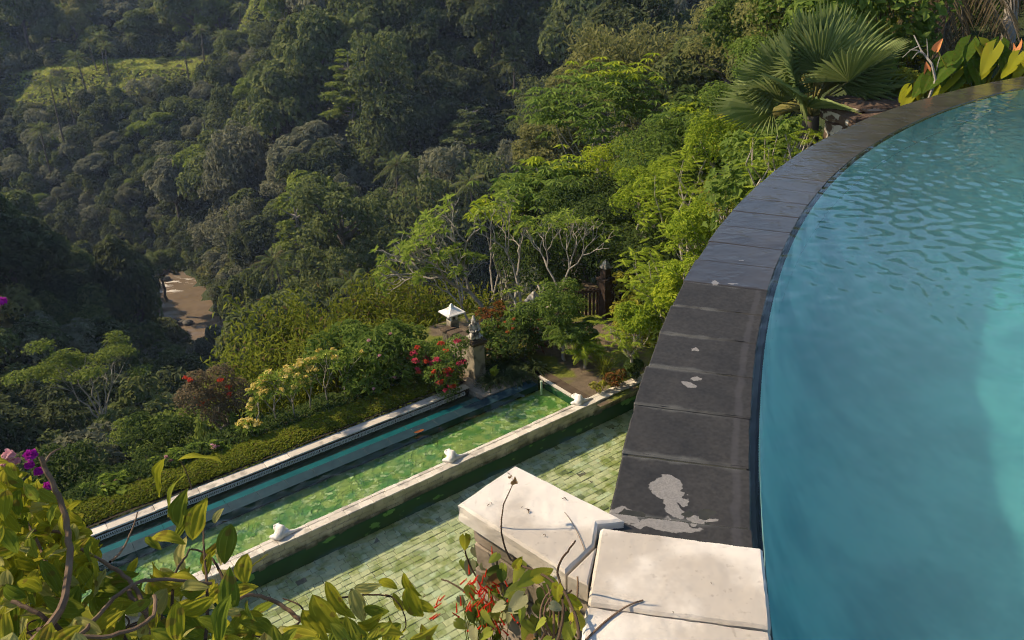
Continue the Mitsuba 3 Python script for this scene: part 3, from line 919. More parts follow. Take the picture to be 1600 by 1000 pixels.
def slender_tree(name, seed, R, H, n, size, leaf):
    """Pale trunk that forks low into long bare limbs, the leaves in flat sprays near the top."""
    r = np.random.default_rng(seed)
    L, t = [], MB()
    f0 = np.array([0.1, 0, H * .28])
    limb(t, r, (0, 0, -1), f0, .17, .13, 7, .03)
    for k in range(6):
        an = 6.283 * k / 6 + r.uniform(-.4, .4)
        o = R * r.uniform(.35, .7)
        e = np.array([math.cos(an) * o, math.sin(an) * o, H * r.uniform(.72, .95)])
        p = limb(t, r, f0, e, .09, .035, 6, .06, 8)
        for q in range(4):
            c = e + r.normal(0, 1, 3) * np.array([.28 * R, .28 * R, .06 * H])
            limb(t, r, p[4 + q % 3], c, .03, .012, 5, .08, 5)
            s_ = R * r.uniform(.16, .30)
            L.append((*c, s_, s_, s_ * .3))
    c = MB(); cloud(c, r, L, n, size, up=1.0, droop=.15, inner=0.0, cull=.3, under=.5)
    group_of(name, c, t, leaf, 'm_palebark')
    PROTO[name] = (R, H + .5)


slender_tree('um_s', 25, 5.2, 11.0, 5200, 0.32, 'l_bright')
tier_tree('um_b', 24, 5.0, 10.5, 7000, 0.40, 'l_mid', 3, top=.35, flat=.16)


def frond(mb, r, base, dirv, L, width, n=22, sag=0.9, leaf_w=0.10, hang=0.5, rachis=None, split=1):
    """Pinnate frond: a sagging rachis with two rows of narrow leaflets."""
    d = unit(np.asarray(dirv, float))
    t = np.linspace(0, 1, n)
    p = np.asarray(base, float) + d * (L * t)[:, None]
    p[:, 2] -= sag * L * 0.5 * t ** 2.0
    hz = np.hypot(d[0], d[1]) + 1e-6
    tg = np.gradient(p, axis=0); tg = unit(tg)
    side = unit(np.cross(tg, [0, 0, 1.0]))
    vs, fs, us = [], [], []
    for s in (-1, 1):
        tt = t[2:]
        ln = width * np.sin(np.pi * (0.12 + 0.84 * tt)) ** 0.7 * r.uniform(.85, 1.1, len(tt))
        dr_ = unit(side[2:] * s * 0.9 + tg[2:] * 0.55 + np.array([0, 0, -1.0]) * (hang * r.uniform(.6, 1.3, len(tt)))[:, None])
        b0 = p[2:]
        tip = b0 + dr_ * ln[:, None]
        tip[:, 2] -= ln * hang * 0.3
        w = (tg[2:] * leaf_w * 0.5)
        mid = b0 + dr_ * ln[:, None] * .45
        v = np.stack([b0, mid + w, tip, mid - w], 1).reshape(-1, 3)
        k = np.arange(len(tt))[:, None] * 4
        fs.append(np.concatenate([k + [0, 1, 2], k + [0, 2, 3]]) + sum(len(x) for x in vs))
        vs.append(v)
        us.append(np.stack([np.full(len(v), r.uniform()), np.tile([0., .5, 1, .5], len(tt))], -1))
    mb.add(np.vstack(vs), np.vstack(fs), np.vstack(us))
    if rachis is not None:
        rachis.add(*tube(p, np.linspace(0.02, 0.006, n) * L / 3, 4))


def palm_tree(name, seed, H, n, L, leaf='l_palm', lean=0.08):
    r = np.random.default_rng(seed)
    c, t = MB(), MB()
    top = np.array([H * lean, H * lean * .5, H])
    tt = np.linspace(0, 1, 8)[:, None]
    t.add(*tube(np.array([0, 0, -1]) + (top - [0, 0, -1]) * np.c_[tt ** 1.6, tt ** 1.6, tt], np.linspace(.24, .13, 8), 7))
    for k in range(n):
        an = 2.399 * k + r.uniform(-.2, .2)
        el = math.radians(75 - 105 * (k + .5) / n + r.uniform(-8, 8))
        frond(c, r, top, (math.cos(an) * math.cos(el), math.sin(an) * math.cos(el), math.sin(el)), L * r.uniform(.85, 1.1), L * .24, 18, sag=.9, leaf_w=.14, hang=.55, rachis=t)
    group_of(name, c, t, leaf, 'm_bark')
    PROTO[name] = (L * .85, H + 1)


draped_tree('dr_d', 14, 3.6, 14.0, 4600, 0.62, 'l_mid')
round_tree('rt_g', 7, 4.6, 7.5, 3600, 0.66, 'l_mid', lob=16, lr=(.16, .5), squash=1.25, droop=.7)
round_tree('rt_h', 8, 4.0, 6.5, 6500, 0.32, 'l_grey', lob=36, lr=(.14, .3), squash=1.15)


palm_tree('pa_a', 31, 10, 22, 3.7)
palm_tree('pa_b', 32, 8, 18, 3.3, lean=-.1)
palm_tree('pa_c', 33, 13, 20, 3.4, lean=.05)


def bamboo(name, seed, R, H, n, size, leaf, culms=26):
    r = np.random.default_rng(seed)
    c, t = MB(), MB()
    for k in range(culms):
        an = r.uniform(0, 6.28); o = R * .25 * math.sqrt(r.uniform())
        h = H * r.uniform(.7, 1.05); out = R * r.uniform(.4, 1.0)
        tt = np.linspace(0, 1, 9)
        p = np.c_[math.cos(an) * (o + out * tt ** 2.2), math.sin(an) * (o + out * tt ** 2.2), h * (tt - .22 * tt ** 4)]
        t.add(*tube(p, np.linspace(.05, .012, 9), 4))
        m = n // culms
        k2 = r.beta(2.2, 1.2, m)
        q = np.stack([np.interp(k2, tt, p[:, j]) for j in range(3)], -1) + r.normal(0, 1, (m, 3)) * np.array([.42, .42, .35]) * (R / 3.2)
        leaves(c, r, q, unit(r.normal(0, 1, (m, 3)) + [0, 0, .6]), size, 0.24, 1.3)
    group_of(name, c, t, leaf)
    PROTO[name] = (R, H)


bamboo('ba_a', 41, 4.2, 8.5, 7000, 0.48, 'l_olive')


def shrub_mass(name, seed, R, H, n, size, leaf, lob=9):
    r = np.random.default_rng(seed)
    L = []
    for k in range(lob):
        a, o = r.uniform(0, 6.28), R * math.sqrt(r.uniform()) * .7
        s = R * r.uniform(.3, .48)
        L.append((math.cos(a) * o, math.sin(a) * o, H * r.uniform(.25, .75), s, s, H * r.uniform(.25, .45)))
    c = MB(); cloud(c, r, L, n, size)
    scene['proto_' + name] = {'type': 'shapegroup', 'foliage': c.ply(leaf)}
    PROTO[name] = (R, H)


shrub_mass('sh_a', 51, 3.4, 4.0, 1300, 0.5, 'l_dark')
shrub_mass('sh_b', 52, 3.2, 4.5, 1300, 0.5, 'l_mid')
shrub_mass('sh_c', 53, 3.0, 3.4, 1200, 0.46, 'l_grey')
shrub_mass('sh_d', 54, 2.6, 2.2, 900, 0.42, 'l_olive')


def inst(key, proto, pos, scale, rotz, tilt=0.0, sz=1.0):
    scene[key] = {'type': 'instance', 'g': {'type': 'ref', 'id': 'proto_' + proto},
                  'to_world': T().translate([float(x) for x in pos]).rotate([0, 0, 1], math.degrees(rotz)).rotate([1, 0, 0], tilt).scale([scale, scale, scale * sz])}


# ================================================================ the forest
GX, GY, GA, GB = 98.0, 221.0, 42.0, 15.0
r = np.random.default_rng(77)
# landmarks: (prototype, pixel of the crown's middle, distance, crown height in the world / prototype scale, label, category)
LAND = []


def stand(proto, px, py, dist, scale, label, cat='tree', group=None, rotz=0.0, sz=1.0, name=None):
    """A tree whose crown centre is seen at a pixel at that distance; its foot is set on the terrain below."""
    c = at(px, py, dist)
    R, H = PROTO[proto]
    g = float(terrain(c[0], c[1]))
    top = c[2] + R * scale * .55
    sz = max(0.55, min(2.6, (top - g) / (H * scale))) if sz is None else sz
    z = top - H * scale * sz
    key = nm(name or {'pa': 'coconut_palm', 'ba': 'bamboo_clump'}.get(proto[:2], 'forest_tree'))
    inst(key, proto, (c[0], c[1], z), scale, rotz, 0, sz)
    tag(key, label, cat, group)
    LAND.append((c[0], c[1], c[2], R * scale))
    return key


stand('rt_f', 692, 120, 148, 1.75, 'largest rounded dark crown high in the middle of the far hillside', sz=1.15)
stand('um_a', 535, 372, 92, 1.15, 'broad umbrella-shaped tree with layered feathery crown in the gorge below the far hillside', sz=None)
stand('um_s', 130, 560, 62, .70, 'slender tree with pale bare branches and bright flat crown on the dark lower slope', rotz=1, sz=None)
stand('um_s', 258, 662, 46, .55, 'grey-green spreading tree just beyond the flower bed, below the dark slope', rotz=2.6, sz=None)
stand('tt_b', 545, 105, 150, 1.5, 'pale green tree with stepped branch layers above the middle of the far hillside', rotz=.4)
stand('tt_a', 735, 200, 138, 1.5, 'layered tree with flat pale tiers below the large rounded crown', rotz=1.2)
stand('rt_b', 385, 430, 118, 1.0, 'leafy green tree standing over the river bend', rotz=.6, sz=None)
stand('rt_a', 178, 372, 112, .9, 'dark tree whose lit top edges the shaded slope above the river', sz=None)
stand('rt_b', 190, 415, 112, .7, 'dark tree leaning over the river at the end of the shaded slope', rotz=2, sz=None)
stand('rt_c', 338, 522, 110, .8, 'grey-green tree at the lower end of the river pool', sz=None)
stand('rt_b', 246, 408, 158, .9, 'tree overhanging the rapids at the head of the river pool', rotz=2)
stand('rt_d', 355, 585, 40, .62, 'dense bright green tree just behind the yellow flowering bed', sz=None)
stand('pa_a', 612, 268, 132, 1.25, 'coconut palm, first of the pair low on the far hillside')
stand('pa_c', 652, 272, 132, 1.2, 'coconut palm, second of the pair low on the far hillside', rotz=2)
stand('pa_b', 435, 410, 112, 1.2, 'coconut palm with drooping fronds beside the river bend tree', rotz=1)
stand('pa_c', 742, 290, 118, 1.1, 'coconut palm half hidden in the dark ravine', rotz=3)
stand('pa_b', 545, 455, 78, 1.0, 'coconut palm below the umbrella-shaped tree', rotz=4)
stand('rt_d', 392, 130, 170, 1.0, 'small bright green tree with pale trunk below the ridge palms', rotz=1.5)
stand('rt_e', 945, 90, 62, 1.05, 'fine-leaved olive tree behind the bright garden trees', rotz=.3, sz=1.1)
stand('ba_a', 1010, 70, 55, 1.1, 'feathery bamboo-like clump on the slope behind the garden trees', rotz=.3)
stand('rt_b', 1115, 90, 50, .8, 'rounded green tree behind the fan palm', rotz=.8)
stand('rt_e', 860, 215, 58, .75, 'narrow olive tree at the edge of the dark ravine', rotz=2.2)
stand('rt_f', 1000, 10, 85, 1.2, 'dark tree on the skyline slope above the bamboo-like clump', rotz=2.2)
cand = []
for gx in np.arange(-230, 130, 7.8):
    for gy in np.arange(19, 400, 7.8):
        st = 1.0 if gy < 240 else 1.0
        x, y = gx + r.uniform(-2.6, 2.6), gy + r.uniform(-2.6, 2.6)
        if gy > 250 and (r.uniform() < 0.35):
            continue
        cand.append((x, y))
cand = np.array(cand)
sd = river_dist(cand[:, 0], cand[:, 1]); gd = garden_dist(cand[:, 0], cand[:, 1]); tz = terrain(cand[:, 0], cand[:, 1])
pc = np.c_[cand, tz + 6]
dpt = (pc - EYE) @ FWD
ppx = (pc - EYE) @ RIGHT / np.maximum(dpt, 1) * FOCAL + 800
ppy = 500 - (pc - EYE) @ UPV / np.maximum(dpt, 1) * FOCAL
ok = (dpt > 15) & (ppx > -180) & (ppx < 1780) & (ppy > -220) & (ppy < 1000) & (np.abs(sd) > 8.5) & ((gd > 7.5) | (cand[:, 1] > 34))
ridge_grass = (np.hypot((cand[:, 0] + GX) / GA, (cand[:, 1] - GY) / GB) < 1)
ok &= ~ridge_grass
for (lx, ly, lz, lr) in LAND:
    ok &= np.hypot(cand[:, 0] - lx, cand[:, 1] - ly) > lr * .75 + 1.5
# keep the sight lines to the river, the grassy ridge and the landmark trees open


def clear(q, rad, top, t0, t1=.97):
    global ok
    tt = np.clip((cand @ q[:2]) / (q[:2] @ q[:2]), 0, 1)
    dd = np.hypot(*(cand - tt[:, None] * q[:2]).T)
    ok &= ~((dd < rad) & (tz + top > 10 + tt * (q[2] - 10)) & (tt > t0) & (tt < t1))


for px, py in [(258, 438), (266, 448), (278, 462), (290, 480), (300, 475), (286, 498), (298, 497)]:
    clear(on_z(px, py, RIVER_Z), 6.5, 12, .12, 1.1)
for px, py in [(80, 180), (115, 160), (150, 142), (190, 130), (230, 120), (270, 108), (310, 98), (180, 150), (130, 178), (235, 140)]:
    q = hit(px, py)
    if q is not None:
        clear(q, 8.0, 10, .5, 1.02)
for (lx, ly, lz, lr) in LAND:
    clear(np.array([lx, ly, lz - lr * .3]), lr * .5 + 4, 14, .2, .95)
for (lx, ly, lz, lr) in LAND[1:4]:      # open ground on the sunny side of the three spreading trees
    w_ = np.c_[cand[:, 0] - lx, cand[:, 1] - ly]
    a_ = w_ @ (np.array(SUN[:2]) / np.hypot(*SUN[:2]))
    ok &= ~((a_ > 0) & (a_ < 22) & (np.abs(w_ @ np.array([SUN[1], -SUN[0]]) / np.hypot(*SUN[:2])) < 6.5))
cand, sd, gd, tz, dpt, ppx, ppy = (a[ok] for a in (cand, sd, gd, tz, dpt, ppx, ppy))
order = np.argsort(dpt)
buf = np.zeros((130, 200), bool)
jobs = []
for k in order:
    x, y = cand[k]
    h = meshkit.noise(np.array([[x / 26, y / 26, 3.0]]))[0]
    near_side = sd[k] < 0
    left = near_side and x < -38
    u = r.uniform()
    if left:
        kinds = ['rt_a', 'rt_a', 'rt_f', 'rt_a', 'dr_a', 'rt_b']
    elif near_side and x > 6:
        kinds = ['rt_e', 'rt_b', 'rt_d', 'rt_c', 'ba_a']
    elif near_side:
        kinds = ['rt_b', 'rt_c', 'rt_e', 'dr_b', 'rt_a', 'tt_a']
    elif y > 205 and x < -40:
        kinds = ['rt_a', 'rt_b', 'rt_e', 'rt_d', 'rt_c']
    else:
        kinds = ['rt_g', 'rt_b', 'dr_d', 'dr_a', 'dr_b', 'dr_c', 'rt_h', 'rt_f', 'tt_a', 'rt_d', 'rt_a', 'rt_c', 'dr_d', 'rt_g', 'pa_a', 'tt_b', 'dr_c']
    kd = kinds[int((h * 1.7 + u * .8) * len(kinds)) % len(kinds)]
    s = r.uniform(.75, 1.4) * (1.15 if left else 1.0) * (1.42 if not near_side else 1.0)
    if near_side and not left:
        s *= 0.55 + 0.45 * np.clip((gd[k] - 8) / 40, 0, 1)
    front = not near_side and x < -52 and 170 < y < GY + 16
    if left:
        s *= .95
    if front:
        kd = ['rt_a', 'rt_b', 'rt_c', 'rt_d', 'rt_h'][int(u * 5)]
        s *= .56
    if near_side and -95 < x < -40 and 0 < -sd[k] < 30 and y > 112:
        s *= .55
    R, H = PROTO[kd]
    rad = R * s / dpt[k] * FOCAL / 8
    cx, cy = (ppx[k]) / 8, (ppy[k] - 0) / 8
    x0, x1, y0, y1 = int(max(cx - rad, 0)), int(min(cx + rad + 1, 200)), int(max(cy - rad * 1.1, 0)), int(min(cy + rad * 1.1 + 1, 130))
    vis = 0
    if x1 > x0 and y1 > y0:
        sub = buf[y0:y1, x0:x1]
        vis = (~sub).sum() * 64
        iy, ix = np.mgrid[y0:y1, x0:x1]
        sub |= np.hypot(ix - cx, iy - cy) < rad * .85
    jobs.append((vis, k, kd, s, r.uniform(0, 6.28), r.uniform(-4, 4), r.uniform(.9, 1.25) if near_side else r.uniform(.85, 1.05) if front else r.uniform(.85, 1.2) if kd[:2] == 'dr' else r.uniform(.85, 1.5), left, near_side))
jobs.sort(key=lambda j: -j[0])
MARKS = [(692, 120, 'the largest rounded crown'), (535, 372, 'the umbrella-shaped tree'), (285, 470, 'the brown river pool'), (632, 270, 'the coconut pair'), (200, 130, 'the sunlit grassy ridge'), (130, 40, 'the ridge palms'), (545, 105, 'the pale stepped tree'), (825, 180, 'the dark ravine'),
         (735, 215, 'the flat-tiered tree'), (130, 560, 'the slender bare-branched tree'), (540, 545, 'the drooping bamboo'), (712, 480, 'the stone shrine'), (1268, 120, 'the fan palm'), (450, 640, 'the yellow flower bed'), (930, 130, 'the tall umbrella-leaved tree'), (690, 420, 'the spreading plumeria'), (30, 740, 'the magenta bougainvillea'),
         (385, 430, 'the river bend tree'), (392, 130, 'the small bright tree'), (1000, 50, 'the feathery slope clump'), (40, 300, 'the near end of the shaded slope'), (420, 20, 'the far skyline'), (215, 300, 'the dark bend of the gorge'), (860, 40, 'the head of the ravine'), (436, 320, 'the middle of the hillside foot'), (560, 200, 'the middle of the far hillside')]
LOOK = {'rt_a': 'dark dense broadleaf tree', 'rt_b': 'green knobbly-crowned tree', 'rt_c': 'grey-green drooping tree', 'rt_d': 'bright green leafy tree', 'rt_e': 'olive fine-leaved tree',
        'pa_a': 'coconut palm', 'pa_b': 'distant coconut palm', 'pa_c': 'slim distant coconut palm', 'dr_d': 'tall leafy climber-hung tree', 'rt_g': 'rugged large-leaved tree', 'rt_h': 'grey-green fine-leaved tree', 'rt_f': 'large dark clumpy tree', 'dr_a': 'dark climber-draped tree', 'dr_b': 'grey-green climber-draped tree', 'dr_c': 'green climber-draped tree', 'tt_a': 'green tree with flat layers', 'tt_b': 'pale layered tree', 'ba_a': 'feathery clump'}
SAID = set()


def forest_label(kd, qx, qy, s, dist):
    """What it looks like and which landmark of the hillside it stands by; uphill reads as up in the view, upstream as towards the grassy ridge."""
    near_ = sorted(MARKS, key=lambda m: math.hypot(m[0] - qx, m[1] - qy))
    opts = []
    for m in near_[:3]:
        dx, dy = qx - m[0], qy - m[1]
        o = math.hypot(dx, dy)
        way = 'beside' if o < 38 else 'above' if dy < -abs(dx) else 'below' if dy > abs(dx) else 'upstream of' if dx < 0 else 'downstream of'
        far_ = '' if o < 75 else 'some way ' if o < 130 else 'well '
        size = 'tall ' if s > 1.3 else 'small ' if s < .8 else ''
        opts += [f'{size}{LOOK[kd]} {far_}{way} {m[2]}'.replace('well beside', 'beside')]
        opts += [f'{size}{LOOK[kd]} {far_}{way} {m[2]}, ' + ('shaded slope' if qx < 330 and qy > 250 else 'far hillside' if dist > 115 else 'near slope')]
    for o in opts:
        if o not in SAID:
            SAID.add(o)
            return o
    return opts[1]


for k, (px, py, d) in enumerate([(152, 62, 250), (142, 70, 246), (160, 75, 240), (122, 92, 235), (75, 132, 215), (310, 50, 235), (345, 60, 228), (420, 20, 232), (232, 60, 262), (262, 52, 262), (215, 62, 262), (285, 75, 220), (200, 62, 258), (455, 15, 230), (370, 15, 240), (60, 205, 196), (100, 130, 225), (480, 160, 176)]):
    kd = ['pa_a', 'pa_c', 'pa_b'][k % 3]
    stand(kd, px, py, d, r.uniform(.85, 1.05), forest_label('pa_b' if kd == 'pa_a' else kd, px, py, 1.0, d), 'palm', 'coconut palms near the ridge', r.uniform(0, 6.28), 1.0)

TREES_MAX = 262
far_n = 0
for i, (vis, k, kd, s, rz, tl, sz, left, near_side) in enumerate(jobs):
    x, y = cand[k]
    pos = (x, y, tz[k] - .3)
    if i < TREES_MAX and vis > 60:
        key = nm('coconut_palm' if kd[:2] == 'pa' else 'forest_tree')
        inst(key, kd, pos, s, rz, tl, sz)
        tag(key, forest_label(kd, ppx[k], ppy[k], s, dpt[k]), 'palm' if kd[:2] == 'pa' else 'tree', 'forest trees: ' + LOOK[kd])
    else:
        far_n += 1
        inst(f'forest_background__{far_n:03d}', kd, pos, s, rz, tl, sz)
tag('forest_background', 'remaining mass of rain forest filling the hillsides between the nearer trees', 'forest', kind='stuff')

# undergrowth between the trees
un = 0
for gx in np.arange(-170, 110, 4.2):
    for gy in np.arange(18, 262, 4.2):
        x, y = gx + r.uniform(-2.3, 2.3), gy + r.uniform(-2.3, 2.3)
        p = np.array([x, y, float(terrain(x, y))])
        d = (p - EYE) @ FWD
        qx, qy = P_(p)
        if d < 15 or not (-90 < qx < 1690 and -120 < qy < 960) or abs(river_dist(x, y)) < 6.5 or garden_dist(x, y) < 2.2:
            continue
        if np.hypot((x + GX) / GA, (y - GY) / GB) < 1:
            continue
        un += 1
        nearf = 0.5 if garden_dist(x, y) < 12 else 1.0 if d < 95 else 1.35
        inst(f'undergrowth__{un:03d}', ['sh_a', 'sh_b', 'sh_c', 'sh_a', 'sh_d'][r.integers(5)], p - [0, 0, .6], r.uniform(.8, 1.3) * nearf, r.uniform(0, 6.28))
for k in range(900):
    m = r.integers(len(mid)); o = r.uniform(5.4, 13) * r.choice([-1, 1])
    q = mid[m] + nn[m] * o
    p = np.array([q[0], q[1], float(terrain(q[0], q[1]))])
    if not (-140 < p[0] < -35) or abs(float(river_dist(p[0], p[1]))) < 5.0:
        continue
    un += 1
    inst(f'undergrowth__{un:03d}', ['sh_a', 'sh_b', 'sh_c'][k % 3], p - [0, 0, .5], r.uniform(.45, .8), r.uniform(0, 6.28))
tag('undergrowth', 'dark leafy undergrowth between the forest trees', 'undergrowth', kind='stuff')

for k in range(34):
    a_, o_ = r.uniform(0, 6.28), math.sqrt(r.uniform())
    x, y = -GX + GA * o_ * math.cos(a_), GY + GB * o_ * math.sin(a_)
    un += 1
    inst(f'undergrowth__{un:03d}', ['sh_d', 'sh_c', 'sh_b'][k % 3], (x, y, float(terrain(x, y)) - .3), r.uniform(.3, .65), k)
# grass on the ridge
gm = MB()
n = 9000
a, o = r.uniform(0, 6.28, n), np.sqrt(r.uniform(0, 1, n))
gp = np.c_[-GX + GA * o * np.cos(a), GY + GB * o * np.sin(a)]
gp = np.c_[gp, terrain(gp[:, 0], gp[:, 1]) + .25]
leaves(gm, r, gp, unit(r.normal(0, .5, (n, 3)) + [0, -.3, .9]), 1.0, .6, -.3)
scene['ridge_grass'] = gm.ply('l_grass')
tag('ridge_grass', 'sunlit yellow-green grass on the distant open ridge', 'grass', kind='stuff')
# ================================================================ the garden
leafmat('g_hedge', (0.19, 0.24, 0.03), (0.36, 0.40, 0.065), tip=(0.20, 0.15, 0.07))
leafmat('g_shrub', (0.125, 0.212, 0.044), (0.267, 0.364, 0.085))
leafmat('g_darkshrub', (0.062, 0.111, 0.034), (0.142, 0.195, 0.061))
leafmat('g_lime', (0.267, 0.372, 0.030), (0.533, 0.600, 0.068))
leafmat('g_feather', (0.213, 0.321, 0.034), (0.443, 0.541, 0.068))
leafmat('g_plumeria', (0.195, 0.295, 0.051), (0.408, 0.507, 0.101))
leafmat('g_yellowgreen', (0.302, 0.321, 0.043), (0.497, 0.490, 0.085), tip=(0.33, 0.27, 0.06))
leafmat('g_fan', (0.15, 0.215, 0.07), (0.29, 0.35, 0.14), thin=0.7, rough=0.35)
leafmat('g_fandry', (0.20, 0.20, 0.06), (0.32, 0.29, 0.12), thin=0.6)
leafmat('g_anth', (0.055, 0.115, 0.016), (0.130, 0.195, 0.030), rough=0.28, vein=True)
leafmat('g_anthyellow', (0.27, 0.29, 0.02), (0.40, 0.40, 0.04), rough=0.3)
leafmat('g_red', (0.20, 0.035, 0.025), (0.34, 0.085, 0.04))
leafmat('g_orange', (0.45, 0.13, 0.05), (0.60, 0.24, 0.09))
leafmat('g_croton', (0.10, 0.13, 0.03), (0.36, 0.13, 0.05), tip=(0.5, 0.2, 0.06))
leafmat('g_spathe', (0.55, 0.17, 0.10), (0.70, 0.33, 0.12), thin=0.6)
leafmat('g_strap', (0.062, 0.094, 0.038), (0.160, 0.212, 0.085), rough=0.3)
leafmat('f_pink', (0.62, 0.07, 0.16), (0.75, 0.14, 0.20), thin=0.7)
leafmat('f_redorange', (0.65, 0.08, 0.05), (0.75, 0.16, 0.08), thin=0.7)
leafmat('f_yellow', (0.78, 0.62, 0.15), (0.85, 0.74, 0.32), thin=0.7)
leafmat('f_palepink', (0.70, 0.36, 0.42), (0.80, 0.52, 0.55), thin=0.7)
leafmat('f_magenta', (0.42, 0.02, 0.36), (0.58, 0.06, 0.50), thin=0.7)
leafmat('f_scarlet', (0.62, 0.025, 0.015), (0.78, 0.06, 0.03), thin=0.6)
gr = np.random.default_rng(404)


def ground_z(x, y):
    e = x - (3.0 + 0.18 * (y - 14))
    return float(-0.06 + 8.0 * sstep(0.3, 3.5, np.array(e))) if garden_dist(np.array([x]), np.array([y]))[0] < .3 else float(terrain(np.array([x]), np.array([y]))[0])


def blossom(c, rad, n, size, r=gr):
    mb = MB()
    d = unit(r.normal(0, 1, (n, 3))); d[:, 2] = np.abs(d[:, 2]) * .8 + .1 * d[:, 2]
    leaves(mb, r, np.asarray(c) + d * rad * r.uniform(.3, .8, (n, 1)), unit(d + r.normal(0, .4, (n, 3))), size, .75, 0, .18)
    return mb


def bush(name, label, cat, pos, R, H, n, size, leafm, flowers=(), group=None, lob=10, aspect=.5, droop=.3, stems=5, bark='m_bark', up=.5, low=.15):
    """A shrub of its own: stems, foliage, each flower head a part."""
    key = tag(nm(name), label, cat, group)
    r, pos = gr, np.asarray(pos, float)
    L = []
    for k in range(lob):
        a, o = r.uniform(0, 6.28), R * math.sqrt(r.uniform()) * .72
        s = R * r.uniform(.28, .46)
        L.append((pos[0] + math.cos(a) * o, pos[1] + math.sin(a) * o, pos[2] + H * r.uniform(low + .15, .82), s, s, min(s, H * .4) * r.uniform(.7, 1.0)))
    c = MB(); cloud(c, r, L, n, size, droop=droop, aspect=aspect, up=up)
    scene[key + '__foliage'] = c.ply(leafm)
    if stems:
        t = MB()
        for k in range(stems):
            l = L[k % lob]
            limb(t, r, pos + [r.normal(0, .12 * R), r.normal(0, .12 * R), -.15], l[:3], .018 * H + .008, .006, 5, .15, 6)
        scene[key + '__stems'] = t.ply(bark)
    for (fm, cnt, rad, fs) in flowers:
        for k in range(cnt):
            l = L[r.integers(lob)]
            d = unit(np.array([r.normal(-.2, .6), r.normal(-.8, .5), abs(r.normal(.6, .5))]))
            part(key, 'flower_head', blossom(np.array(l[:3]) + d * np.array(l[3:]) * 1.03, rad * r.uniform(.7, 1.2), 26, fs).ply(fm))
    return key


# ---- clipped ground cover strip along the coping
mb = MB()
n = 30000
u, v = gr.uniform(-1.8, 9.15, n), -14.99 - 0.82 * gr.uniform(0, 1, n)
h = 0.03 + 0.15 * np.sqrt(np.clip((-14.97 - v) / .35, 0, 1)) * (0.8 + .4 * meshkit.fbm(np.c_[u * 2.2, v * 2.2, u * 0], 3)) * np.sqrt(np.clip((15.93 + v) / .3, 0, 1))
v += .05 * (meshkit.noise(np.c_[u * 3, u * 0, u * 0]) - .5)
p = W(np.c_[u, v, h * gr.uniform(.8, 1.0, n)])
leaves(mb, gr, p, unit(gr.normal(0, .42, (n, 3)) + [-.3, -.1, 1.0]), .075, .6, .1)
scene['ground_cover'] = mb.ply('g_hedge')
mb2 = MB()
n = 9000
u, v = gr.uniform(-1.8, 9.15, n), -15.7 - 1.6 * gr.uniform(0, 1, n)
p = W(np.c_[u, v, 0.06 - 0.45 * sstep(-15.9, -17.3, v) + .18 * gr.uniform(0, 1, n) * meshkit.noise(np.c_[u * 1.5, v * 1.5, u * 0]) * 2])
leaves(mb2, gr, p, unit(gr.normal(0, .6, (n, 3)) + [0, -.2, .8]), .12, .5, .3)
scene['bed_foliage'] = mb2.ply('g_darkshrub')
tag('bed_foliage', 'low green leaves between the flowering plants of the bed', 'foliage', kind='stuff')
tag('ground_cover', 'low clipped yellow-green ground cover along the outer coping', 'ground cover', kind='stuff')
tag('bed_soil', kind='structure')
v, f = grid_mesh(np.linspace(-3, 9.3, 60), np.linspace(-17.5, -14.93, 14), lambda U, V: 0.02 - 0.55 * sstep(-15.9, -17.4, V) + .05 * meshkit.fbm(np.stack([U, V, U * 0], -1), 2))
scene['bed_soil'] = mikit.ply((W(v), f[:, ::-1]), 'm_soil', smooth=True)


